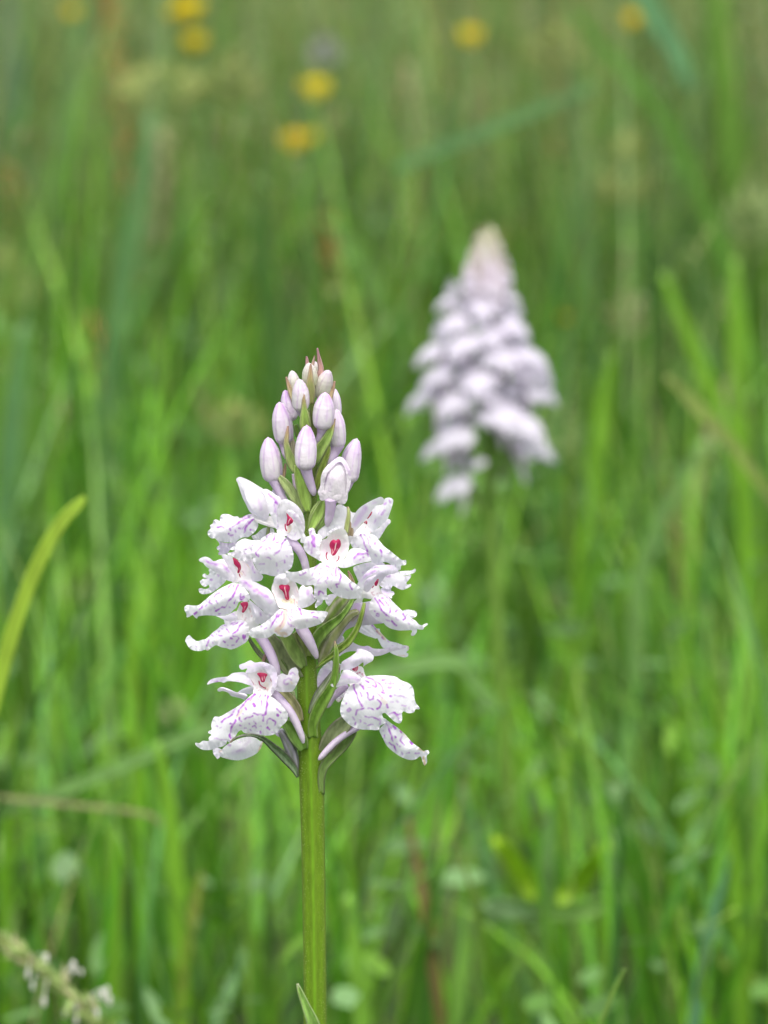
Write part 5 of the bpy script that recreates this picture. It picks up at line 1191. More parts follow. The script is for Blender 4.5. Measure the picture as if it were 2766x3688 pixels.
def undergrowth():
    """small rounded leaves of clover and herbs low between the grasses"""
    r = np.random.default_rng(41)
    V, F, C = [], [], []
    pal = [(0.14, 0.27, 0.08), (0.11, 0.24, 0.04), (0.18, 0.32, 0.12), (0.15, 0.30, 0.03), (0.07, 0.15, 0.03)]
    for _ in range(5200):
        y = 0.2 + 2.6 * r.random() ** 1.2
        d = y - CAM.y
        x = CAM.x + (r.random() * 2 - 1) * (0.17 * d + 0.3)
        top = np.interp(y, [0.2, 0.5, 1.0, 2.8], [0.05, 0.11, 0.16, 0.26])
        z = top * r.random() ** 0.5 + 0.01
        L, Wd = r.uniform(.004, .009), r.uniform(.002, .0042)
        a = r.uniform(0, 6.283)
        up = r.normal(0.15, .5)
        e = np.array([math.cos(a) * math.cos(up), math.sin(a) * math.cos(up), math.sin(up)])
        s_ = np.array([-math.sin(a), math.cos(a), r.normal(0, .4)])
        c = np.array([x, y, z])
        b = len(V)
        V += [c - e * L, c - e * L * .2 + s_ * Wd, c - e * L * .2 - s_ * Wd, c + e * L * .6 + s_ * Wd * .75, c + e * L * .6 - s_ * Wd * .75, c + e * L]
        F += [(b, b + 2, b + 1), (b + 1, b + 2, b + 4), (b + 1, b + 4, b + 3), (b + 3, b + 4, b + 5)]
        C += [np.array(pal[r.integers(5)]) * r.uniform(.75, 1.2)] * 6
    tag(link_mesh('undergrowth', V, F, M_GRASS, None, np.array(C)), kind='stuff')


undergrowth()

# ------------------------------------------------------------------ single blades and plants one can pick out
LB = {}


def zpts(pts):
    """rows: u, v, width (whole-picture zoom pixels), y (metres behind the orchid)"""
    a = np.array(pts, float)
    return [(p[0], p[1], p[2], -p[3] * 1000) for p in a]


def to_ground(pts, n=4):
    """carry a blade that leaves the picture's lower edge down to the ground below it"""
    a = np.array(pts, float)
    u, v, w, y = a[0]
    W = world_pts(u / 0.59978, v / 0.59978, y)[0]
    # find the pixel row where the ground lies under this place
    base_v = v
    while world_pts(u / 0.59978, base_v / 0.59978, y)[0][2] > 0.0 and base_v < 9000:
        base_v += 25
    u2 = u + (u - a[1, 0]) * 0.3
    k = np.linspace(1, 0, n + 1)[:-1]
    low = [(u2 + (u - u2) * (1 - q), v + (base_v - v) * q, w * (1 - 0.3 * q), y) for q in k]
    return np.concatenate([low, a])


def blade(label, col, pts, keel=0.35, group=None, twist=0.0, cat='grass blade', name='tall_grass', root=True):
    a = to_ground(pts) if root else np.array(pts, float)
    BASE[0] = np.zeros(3)
    W0 = world_pts(a[0, 0] / 0.59978, a[0, 1] / 0.59978, a[0, 3])[0]
    BASE[0] = W0
    col = np.asarray(col)
    o = ribbon(name, None, 'Z', zpts(a), M_GRASS, keel=keel, cols=4, per=5, thick=0.3, twist=twist,
               tint=lambda t, x: col * (1 + 0.12 * np.cos(x * 6)[:, None]) * (1 - 0.12 * np.exp(-(x / 0.2) ** 2)[:, None]))
    o.location = W0
    tag(o, label, cat, group, 'thing')
    return o


LIME, BRIGHT, MID, TEAL, PALE = (0.34, 0.50, 0.05), (0.20, 0.42, 0.03), (0.13, 0.30, 0.04), (0.13, 0.29, 0.10), (0.23, 0.40, 0.12)
BROWN, STRAW, DARK, OLV = (0.22, 0.15, 0.06), (0.27, 0.27, 0.11), (0.07, 0.17, 0.03), (0.24, 0.30, 0.05)

blade('bright yellow-green grass blade arching in from the left edge beside the orchid', LIME,
      [(-70, 1760, 30, .2), (-10, 1500, 31, .2), (40, 1325, 31, .2), (88, 1205, 30, .2), (135, 1125, 27, .2), (168, 1090, 22, .2), (184, 1074, 10, .2)])
blade('long pale grass blade lying aslant behind the orchid and bending down on its right', (0.17, 0.33, 0.08),
      [(-150, 1800, 20, .40), (-20, 1762, 22, .40), (100, 1722, 24, .40), (250, 1662, 26, .40), (450, 1572, 28, .40), (650, 1500, 30, .40), (820, 1455, 32, .40), (960, 1428, 32, .40), (1000, 1440, 28, .40), (1030, 1480, 30, .40), (1088, 1540, 10, .40)], root=False)
blade('pale grass blade lying level at the left edge above the brown straw', (0.17, 0.33, 0.08),
      [(-60, 1640, 20, .5), (0, 1642, 22, .5), (70, 1638, 22, .5), (130, 1625, 12, .5)], root=False)
blade('thin brown straw lying almost level across the lower left', STRAW,
      [(-90, 1712, 9, .36), (0, 1722, 10, .36), (150, 1738, 10, .36), (280, 1752, 9, .36), (330, 1764, 8, .36), (360, 1790, 4, .36)], root=False, cat='straw', name='straw')
blade('upright bright green blade below the pale clover bud at lower left', BRIGHT,
      [(392, 2120, 32, .36), (385, 1975, 34, .36), (376, 1840, 34, .36), (362, 1720, 30, .36), (340, 1600, 12, .36)])
blade('pale upright blade with blunt tip just left of the orchid stem', PALE,
      [(580, 2230, 26, .55), (578, 2000, 30, .55), (568, 1850, 32, .55), (550, 1740, 32, .55), (532, 1660, 24, .55), (528, 1640, 10, .55)])
blade('olive grass blade leaning right at lower left, tip beside the dark gap', OLV,
      [(385, 2180, 20, .36), (405, 2040, 22, .36), (420, 1960, 20, .36), (436, 1885, 8, .36)])
blade('blue-green blade running down to the right in the lower left corner area', (0.13, 0.28, 0.13),
      [(350, 2100, 24, .55), (300, 2030, 26, .55), (210, 1925, 26, .55), (130, 1850, 24, .55), (70, 1790, 10, .55)], root=False)
blade('drooping pale leaf curving over at the bottom left of the orchid stem', (0.19, 0.38, 0.13),
      [(430, 2230, 20, .55), (428, 2080, 30, .55), (445, 2010, 38, .55), (490, 2012, 42, .55), (520, 2060, 34, .55), (532, 2120, 10, .55)])
blade('narrow bright blade standing left of the drooping pale leaf', BRIGHT,
      [(250, 2230, 24, .38), (245, 2060, 26, .38), (250, 1900, 24, .38), (255, 1800, 8, .38)])
blade('lime blade with drooping shadow side in the left lower field', BRIGHT,
      [(190, 2100, 24, .5), (175, 1960, 28, .5), (140, 1840, 26, .5), (110, 1760, 10, .5)])
blade('wide pale upright blade in the lower right half, tallest of the pale ones', (0.21, 0.40, 0.12),
      [(1204, 2300, 34, .48), (1196, 2180, 38, .48), (1186, 2050, 38, .48), (1186, 1900, 38, .48), (1196, 1780, 34, .48), (1206, 1690, 14, .48)])
blade('stiff teal blade leaning right in the lower right corner area', (0.11, 0.27, 0.12),
      [(1486, 2300, 24, .34), (1500, 2200, 26, .34), (1515, 2100, 25, .34), (1540, 1980, 22, .34), (1566, 1890, 14, .34), (1577, 1850, 5, .34)])
blade('brown withered stalk leaning left right of the orchid stem', BROWN,
      [(955, 2230, 20, .40), (940, 2110, 24, .40), (918, 1960, 24, .40), (900, 1860, 18, .40), (882, 1770, 8, .40)], cat='stalk', name='dry_stalk')
blade('thin blue-green blade slanting down right below the flower pair', TEAL,
      [(1180, 2280, 18, .44), (1140, 2150, 20, .44), (1085, 1970, 20, .44), (1040, 1830, 18, .44), (996, 1700, 8, .44)])
blade('bright upright blade behind the yellow-green leaf pair', BRIGHT,
      [(1160, 2100, 30, .7), (1145, 1900, 36, .7), (1130, 1700, 36, .7), (1118, 1540, 30, .7), (1110, 1440, 10, .7)])
blade('tall arching blade bending over at the right edge', MID,
      [(1700, 2400, 34, .5), (1655, 2150, 38, .5), (1622, 1950, 38, .5), (1605, 1800, 38, .5), (1580, 1705, 38, .5), (1530, 1672, 34, .5), (1468, 1668, 10, .5)])
blade('yellow-green leaf crossing the bottom right corner', (0.26, 0.40, 0.06),
      [(1760, 2220, 30, .42), (1659, 2150, 30, .42), (1600, 2105, 26, .42), (1552, 2072, 10, .42)], root=False)
blade('lime blade rising from the bottom edge right of the pale blade', BRIGHT,
      [(1330, 2330, 28, .46), (1320, 2180, 32, .46), (1310, 2060, 30, .46), (1290, 1930, 10, .46)])
blade('bright broad blade at the bottom edge just right of the orchid stem', (0.22, 0.45, 0.05),
      [(790, 2330, 34, .36), (780, 2180, 38, .36), (770, 2080, 34, .36), (752, 1930, 12, .36)])
blade('bright blade leaning right at the bottom edge, second from the orchid stem', (0.24, 0.46, 0.08),
      [(960, 2330, 30, .4), (985, 2180, 36, .4), (1000, 2090, 32, .4), (1012, 1975, 12, .4)])
blade('small rust-tipped blade in the bottom right, nearly sharp', (0.20, 0.34, 0.06),
      [(1290, 2230, 7, .12), (1310, 2180, 8, .12), (1330, 2130, 7, .12), (1350, 2092, 3, .12)])
blade('bluish broad grass blade hanging in from the top right edge', (0.15, 0.33, 0.14),
      [(1370, -60, 46, .8), (1405, 20, 48, .8), (1445, 85, 46, .8), (1478, 150, 30, .8), (1492, 200, 10, .8)], root=False)
blade('lime upright blade at the top right beside the bluish blade', (0.16, 0.33, 0.04),
      [(1600, 700, 40, 1.5), (1590, 450, 44, 1.5), (1570, 200, 44, 1.5), (1550, 0, 34, 1.5), (1545, -80, 10, 1.5)])
blade('long blade slanting from the top right down to the right edge', MID,
      [(1660, 900, 30, 1.1), (1610, 720, 34, 1.1), (1530, 460, 34, 1.1), (1430, 250, 34, 1.1), (1330, 130, 30, 1.1), (1225, 15, 12, 1.1)])
blade('faint pale blade lying across above the second orchid', (0.13, 0.28, 0.09),
      [(840, 370, 16, .9), (960, 320, 26, .9), (1100, 262, 28, .9), (1290, 185, 12, .9)], root=False)
blade('yellowish bent blade on the right level with the second orchid', (0.26, 0.34, 0.08),
      [(1690, 1110, 20, .5), (1640, 1040, 22, .5), (1560, 935, 26, .5), (1500, 875, 26, .5), (1440, 812, 12, .5)], root=False)
blade('lime blade standing at the right edge above the bent yellowish one', BRIGHT,
      [(1625, 1200, 34, .8), (1605, 1000, 38, .8), (1595, 850, 38, .8), (1592, 700, 34, .8), (1588, 560, 10, .8)])
blade('blade leaning left above the bent yellowish one', BRIGHT,
      [(1600, 1050, 28, .7), (1540, 850, 32, .7), (1490, 730, 30, .7), (1430, 590, 10, .7)])
blade('long pale curved blade rising to the right in the right middle', (0.18, 0.34, 0.09),
      [(1375, 1700, 30, .62), (1372, 1450, 34, .62), (1378, 1300, 34, .62), (1400, 1190, 32, .62), (1450, 1080, 26, .62), (1520, 950, 10, .62)])
blade('bright upright blade right of the second orchid', BRIGHT,
      [(1200, 1650, 36, .8), (1230, 1400, 38, .8), (1270, 1150, 38, .8), (1300, 900, 32, .8), (1320, 760, 10, .8)])
blade('broad green blade slanting down from the left edge to the first orchid', (0.15, 0.31, 0.06),
      [(500, 1280, 16, .9), (430, 1160, 22, .9), (330, 1030, 24, .9), (230, 920, 26, .9), (110, 815, 28, .9), (-20, 680, 26, .9)], root=False)
blade('tall teal blade left of centre in the upper left field', (0.13, 0.28, 0.09),
      [(215, 1500, 44, .9), (215, 1200, 48, .9), (230, 950, 48, .9), (250, 720, 44, .9), (290, 450, 36, .9), (320, 250, 10, .9)])
blade('tall blue-green blade standing at the left edge', (0.13, 0.29, 0.10),
      [(20, 1700, 40, .8), (18, 1400, 46, .8), (10, 1150, 46, .8), (25, 900, 40, .8), (50, 700, 10, .8)])
blade('wide upright green blade next to the one at the left edge', MID,
      [(95, 1500, 40, .9), (92, 1200, 44, .9), (85, 900, 40, .9), (60, 700, 10, .9)])
blade('pale green upright blade in the top left corner area', (0.20, 0.34, 0.12),
      [(110, 700, 40, 1.6), (130, 420, 44, 1.6), (160, 180, 40, 1.6), (175, 0, 26, 1.6), (178, -60, 8, 1.6)])
blade('grey-green tall blade against the top left edge', (0.16, 0.24, 0.16),
      [(25, 600, 50, 1.7), (30, 350, 52, 1.7), (22, 120, 46, 1.7), (15, -40, 10, 1.7)])
blade('pale stem between the rust spike and the yellow flowers at the top left', (0.25, 0.38, 0.16),
      [(300, 620, 28, 1.5), (322, 350, 30, 1.5), (345, 120, 28, 1.5), (352, -30, 10, 1.5)])
blade('curved green blade leaning right in the upper centre', (0.16, 0.32, 0.07),
      [(860, 760, 26, 1.0), (800, 600, 28, 1.0), (730, 500, 24, 1.0), (690, 470, 8, 1.0)], root=False)
blade('dark green blade standing in the gap above the first orchid', DARK,
      [(600, 900, 34, .9), (580, 700, 38, .9), (565, 520, 34, .9), (560, 380, 10, .9)])


# ---- leafy herb with a pair of yellow-green leaves at the lower right
def herb(label, leaves, root_uv, y, cat='leafy plant'):
    W0 = world_pts(root_uv[0] / 0.59978, root_uv[1] / 0.59978, y)[0]
    g = np.array([W0[0], W0[1], 0.0])
    t = thing('leafy_herb', tuple(g), label, cat)
    BASE[0] = g
    a = to_ground([(root_uv[0], root_uv[1], 7, y), (root_uv[0] + 2, root_uv[1] - 20, 7, y)])
    ribbon('stem', t, 'Z', zpts(a), M_GRASS, keel=0.6, cols=3, col=(0.16, 0.28, 0.06))
    for c, pts in leaves:
        c = np.asarray(c)
        ribbon('leaf', t, 'Z', zpts([(u, v, w, yy) for u, v, w, yy in pts]), M_GRASS, keel=0.5, cols=6, thick=0.3,
               tint=lambda tt, x, c=c: c * (1 + 0.1 * np.cos(x * 14)[:, None]) * (1 - 0.2 * np.exp(-(x / 0.12) ** 2)[:, None]))
    return t


herb('low herb with two upright yellow-green leaves over pale lower leaves at the lower right', [
    ((0.44, 0.66, 0.04), [(1150, 1945, 14, .42), (1135, 1905, 34, .42), (1108, 1860, 42, .41), (1080, 1825, 30, .4), (1066, 1808, 8, .4)]),
    ((0.42, 0.66, 0.04), [(1205, 1950, 16, .42), (1235, 1925, 38, .42), (1270, 1885, 46, .41), (1298, 1845, 34, .4), (1312, 1815, 8, .4)]),
    ((0.30, 0.46, 0.22), [(1160, 1975, 14, .4), (1120, 1968, 36, .38), (1080, 1960, 42, .37), (1042, 1955, 12, .36)]),
    ((0.28, 0.48, 0.12), [(1180, 1975, 16, .4), (1240, 1972, 36, .38), (1300, 1955, 36, .37), (1345, 1938, 12, .36)])], (1172, 1980), .42)
herb('small herb with one pale shining leaf right of the yellow-green leaf pair', [
    ((0.30, 0.47, 0.28), [(1470, 1830, 12, .45), (1440, 1812, 34, .44), (1405, 1795, 36, .43), (1375, 1780, 12, .42)]),
    ((0.16, 0.33, 0.10), [(1470, 1830, 12, .45), (1500, 1800, 34, .46), (1530, 1760, 12, .47)])], (1470, 1840), .45)


# ---- yellow buttercups, clover buds and other small heads on thin stalks
def colmat(name, c, transl=0.3, rough=0.5):
    m, nt, nodes, links = new_mat(name)
    rgb = N_(nodes, 'ShaderNodeTexNoise')
    rgb.inputs['Scale'].default_value = 300
    cc = mixc(nodes, links, rgb.outputs['Fac'], tuple(v * 0.8 for v in c), tuple(min(v * 1.15, 0.95) for v in c))
    sheet_shader(nt, nodes, links, cc, transl, rough, 0.3)
    return m


M_YEL = colmat('buttercup_yellow', (0.85, 0.68, 0.01), 0.25)
M_GOLD = colmat('golden_petal', (0.82, 0.60, 0.01), 0.25)
M_CREAM = colmat('clover_cream', (0.36, 0.46, 0.17))
M_PINKW = colmat('pinkish_white', (0.42, 0.42, 0.40))
M_RUST = colmat('sorrel_rust', (0.42, 0.20, 0.06))
M_TAN = colmat('seed_tan', (0.42, 0.38, 0.20))
M_ANTHER = colmat('anther_white', (0.78, 0.75, 0.70))
M_HEADG = colmat('spikelet_green', (0.36, 0.42, 0.12))


def stalk_to(t, W, rad, col, lean=0.0):
    g = BASE[0]
    k = np.linspace(0, 1, 12)
    n = 6
    th = np.arange(n) / n * 6.283
    c = np.stack([g[0] + (W[0] - g[0]) * k ** 1.6, g[1] + (W[1] - g[1]) * k ** 1.6, g[2] + (W[2] - g[2]) * k], 1)
    V = (c[:, None] + np.stack([np.cos(th), np.sin(th), 0 * th], 1)[None] * rad).reshape(-1, 3)
    F = [(i * n + j, i * n + (j + 1) % n, (i + 1) * n + (j + 1) % n, (i + 1) * n + j) for i in range(11) for j in range(n)]
    return link_mesh('stem', V, F, M_GRASS, t, np.tile(col, (len(V), 1)), base=g)


def cup_petal(name, parent, C0, az, el, L, w, mat, cup=0.4):
    """broad rounded petal from the point C0, spreading in azimuth az with elevation el"""
    V, F = [], []
    nu, nv = 6, 4
    d = np.array([math.cos(az), math.sin(az), 0])
    s = np.array([-math.sin(az), math.cos(az), 0])
    z = np.array([0, 0, 1.0])
    for i in range(nu + 1):
        t = i / nu
        e = el + cup * t
        wid = w * math.sin(math.pi * min(t * 0.82 + 0.06, 1)) ** 0.7
        c = np.asarray(C0) + d * L * t * math.cos(e) + z * L * t * math.sin(e)
        for j in range(nv + 1):
            x = j / nv * 2 - 1
            V.append(c + s * wid * x + z * abs(x) ** 2 * wid * 0.35)
    for i in range(nu):
        for j in range(nv):
            p = i * (nv + 1) + j
            F.append((p, p + 1, p + nv + 2, p + nv + 1))
    return link_mesh(name, V, F, mat, parent, None, base=BASE[0])


def buttercup(label, u, v, y, R, mat=None, group='yellow meadow flowers'):
    mat = mat or M_YEL
    y1 = min(y, 1.2 + 0.25 * (y - 1.2))
    R, y = 1.12 * R * (y1 + .74) / (y + .74), y1
    W = world_pts(u / 0.59978, v / 0.59978, y)[0]
    g = np.array([W[0] + random.uniform(-.02, .02), W[1] + random.uniform(-.01, .02), 0.0])
    t = thing('buttercup', tuple(g), label, 'flower', group)
    BASE[0] = g
    W = W - np.array([0, 0, R * 0.6])
    stalk_to(t, W, 0.0009, (0.14, 0.26, 0.06))
    a0 = random.uniform(0, 6.28)
    for k in range(5):
        cup_petal('petal', t, W, a0 + k * 1.2566, 0.55, R, R * 0.52, mat, 0.55)
    nn = 8
    th = np.arange(nn) / nn * 6.283
    V = [W + np.array([0, 0, R * 0.35])] + [W + np.array([math.cos(q) * R * .28, math.sin(q) * R * .28, R * 0.12]) for q in th]
    F = [(0, 1 + i, 1 + (i + 1) % nn) for i in range(nn)]
    link_mesh('stamen_disc', V, F, M_YEL, t, None, base=g)
    return t


# label, u, v, y, radius
for lab, u, v, y, R, m in [
    ('round yellow flower at the very top edge, left of the twin yellow ones', 155, 22, 2.6, .010, M_GOLD),
    ('larger yellow flower touching the top edge in the upper left', 408, 14, 2.4, .015, M_YEL),
    ('orange-tinged yellow flower at the top edge beside the larger yellow one', 372, 24, 2.5, .009, M_GOLD),
    ('round yellow flower hanging just below the pair at the top edge', 420, 86, 2.4, .013, M_YEL),
    ('brightest wide yellow flower in the upper centre', 680, 187, 1.9, .0135, M_YEL),
    ('golden orange flower below the brightest wide yellow one', 636, 300, 1.8, .012, M_GOLD),
    ('pale yellow bloom just right of the golden orange flower', 668, 292, 1.9, .008, M_YEL),
    ('round yellow flower near the top centre right', 1015, 74, 2.4, .013, M_YEL),
    ('ochre round flower at the top beside the bluish blade', 1365, 38, 2.4, .011, M_GOLD),
    ('dim yellow flower right of the second orchid near its top', 1225, 686, 1.3, .0042, M_GOLD),
    ('yellow-brown flower low in the right middle', 1362, 1412, 1.1, .0045, M_GOLD),
    ('small yellow flower at the right beside the bent yellowish blade', 1582, 968, .9, .0055, M_YEL),
]:
    buttercup(lab, u, v, y, R, m)


def head(label, u, v, y, rx, rz, mat, name='clover_bud', cat='flower head', n=40, group=None, tilt=0.0, stalk=(0.14, 0.26, 0.06)):
    """roundish or long head of many small florets on a thin stalk"""
    y1 = min(y, 1.2 + 0.25 * (y - 1.2))
    rx, rz, y = rx * (y1 + .74) / (y + .74), rz * (y1 + .74) / (y + .74), y1
    W = world_pts(u / 0.59978, v / 0.59978, y)[0]
    g = np.array([W[0] + random.uniform(-.02, .02), W[1] + random.uniform(-.01, .02), 0.0])
    t = thing(name, tuple(g), label, cat, group)
    BASE[0] = g
    stalk_to(t, W, 0.0008, stalk)
    r = np.random.default_rng(int(u * 7 + v))
    V, F = [], []
    for k in range(n):
        f = (k + 0.5) / n
        z = 1 - 2 * f
        a = k * 2.39996
        s = math.sqrt(max(1 - z * z, 0))
        d = np.array([math.cos(a) * s * rx, math.sin(a) * s * rx, z * rz])
        d[0] += tilt * d[2]
        c = W + d
        u_ = np.array([-math.sin(a), math.cos(a), 0])
        o_ = np.array([math.cos(a) * s, math.sin(a) * s, z * 0.4 + 0.5])
        o_ /= np.linalg.norm(o_)
        L = min(rx, rz) * 0.75
        b = len(V)
        V += [c - d * 0.35, c + u_ * L * 0.28, c - u_ * L * 0.28, c + o_ * L]
        F += [(b, b + 1, b + 3), (b, b + 3, b + 2), (b + 1, b + 2, b + 3)]
    o = link_mesh('florets', V, F, mat, t, None, base=g, smooth=False)
    tag(o, kind='stuff')
    return t


for lab, u, v, y, rx, rz, m, nm, cat, n in [
    ('pale round clover bud above the upright blade at lower left', 377, 1540, .5, .0036, .0036, M_CREAM, 'clover_bud', 'flower head', 40),
    ('small pinkish-white flower head in the upper centre, above the brightest yellow flower', 703, 115, 2.2, .0095, .0095, M_PINKW, 'meadow_flower', 'flower head', 50),
    ('pale green knob left of the tall arching straw at the left, over the arching blade', 145, 1275, .75, .0045, .005, M_CREAM, 'clover_bud', 'flower head', 40),
    ('pale round bud right of the second orchid stem, low down', 1211, 1292, .85, .005, .0048, M_CREAM, 'clover_bud', 'flower head', 40),
    ('dull yellow bud left of the second orchid stem', 1010, 1177, .9, .0045, .0045, M_CREAM, 'clover_bud', 'flower head', 40),
    ('yellow-green bud close beside the second orchid lower flowers', 1208, 925, .9, .007, .012, M_CREAM, 'clover_bud', 'flower head', 40),
    ('round tan bud right of the second orchid near its top', 1365, 685, 1.2, .009, .008, M_TAN, 'clover_bud', 'flower head', 40),
    ('large pale green seed head in the upper right', 1350, 370, 1.4, .011, .020, M_HEADG, 'seed_head', 'seed head', 70),
    ('pale yellow seed head near the right edge, upper part', 1625, 475, 1.2, .013, .011, M_CREAM, 'seed_head', 'seed head', 60),
    ('faint green seed head left of the large pale one', 1195, 110, 1.9, .015, .014, M_HEADG, 'seed_head', 'seed head', 60),
    ('wide pale seed head in the upper left, right of the rust spike', 350, 190, 1.9, .028, .012, M_HEADG, 'seed_head', 'seed head', 80),
    ('pale seed head below the yellow flower of the upper left', 505, 175, 1.9, .014, .014, M_HEADG, 'seed_head', 'seed head', 60),
    ('cream seed head at the left edge in the upper field', 12, 610, 1.2, .012, .016, M_HEADG, 'seed_head', 'seed head', 60),
    ('olive seed head left of the buds of the first orchid', 515, 920, .9, .009, .008, M_HEADG, 'seed_head', 'seed head', 60),
    ('small pale bud on a thin stalk near the bottom left', 375, 2100, .5, .0032, .004, M_CREAM, 'clover_bud', 'flower head', 36),
]:
    head(lab, u, v, y, rx, rz, m, nm, cat, n)


def spike(label, pts, mat, wid, n, name='sorrel_spike', cat='sorrel', length=.004):
    """tall spike of small rust-coloured fruits along a stalk; pts rows u, v, y"""
    a = np.array(pts, float)
    y0 = a[0, 2]
    y1 = min(y0, 1.2 + 0.25 * (y0 - 1.2))
    wid, length = wid * (y1 + .74) / (y0 + .74), length * (y1 + .74) / (y0 + .74)
    a[:, 2] = y1
    W = np.concatenate([world_pts(p[0] / 0.59978, p[1] / 0.59978, p[2]) for p in a])
    g = np.array([W[0][0], W[0][1], 0.0])
    t = thing(name, tuple(g), label, cat)
    BASE[0] = g
    stalk_to(t, W[0], 0.0011, (0.28, 0.14, 0.06))
    S_ = spline(W, 10)
    r = np.random.default_rng(int(a[0, 0]))
    V, F = [], []
    for k in range(n):
        p = S_[int((k + r.random()) / n * (len(S_) - 1))]
        d = r.normal(0, 1, 3)
        d /= np.linalg.norm(d)
        c = p + d * wid * r.random() ** 0.6
        q = np.cross(d, r.normal(0, 1, 3))
        q /= np.linalg.norm(q)
        s = np.cross(q, d)
        b = len(V)
        V += [c - s * length * .6, c + q * length * .5, c + s * length * .6, c - q * length * .5, c + d * length * .5]
        F += [(b, b + 1, b + 4), (b + 1, b + 2, b + 4), (b + 2, b + 3, b + 4), (b + 3, b, b + 4)]
    o = link_mesh('fruits', V, F, mat, t, None, base=g, smooth=False)
    tag(o, kind='stuff')
    return t


spike('tall rust-red sorrel spike in the top left', [(285, 640, 1.9), (278, 420, 1.9), (265, 220, 1.9), (240, 40, 1.9), (225, -40, 1.9)], M_RUST, .011, 210)
spike('shorter rust sorrel spike left of the first orchid', [(205, 900, 1.0), (208, 820, 1.0), (205, 740, 1.0), (195, 670, 1.0)], M_RUST, .006, 42)
spike('brownish sorrel spike low beside the shorter rust one', [(150, 960, 1.1), (140, 900, 1.1), (125, 850, 1.1)], M_TAN, .009, 60)
spike('tan grass spike right of the tall rust sorrel', [(345, 520, 1.6), (350, 430, 1.6), (352, 340, 1.6), (350, 280, 1.6)], M_TAN, .005, 150, 'grass_spike', 'grass spike')
spike('orange-brown spike near the left edge', [(20, 500, 1.7), (25, 420, 1.7), (18, 350, 1.7)], M_RUST, .009, 36)
spike('brown spike above the second orchid on the left', [(715, 560, 1.4), (710, 500, 1.4), (700, 470, 1.4)], M_RUST, .005, 60)
spike('brownish leaning stalk right of the second orchid', [(1480, 1150, .9), (1510, 1050, .9), (1540, 930, .9), (1580, 830, .9)], M_TAN, .0035, 130, 'grass_spike', 'grass spike')
spike('rusty grass spike in the top right of centre', [(905, 330, 2.2), (900, 240, 2.2), (880, 150, 2.2)], M_TAN, .016, 90, 'grass_spike', 'grass spike')


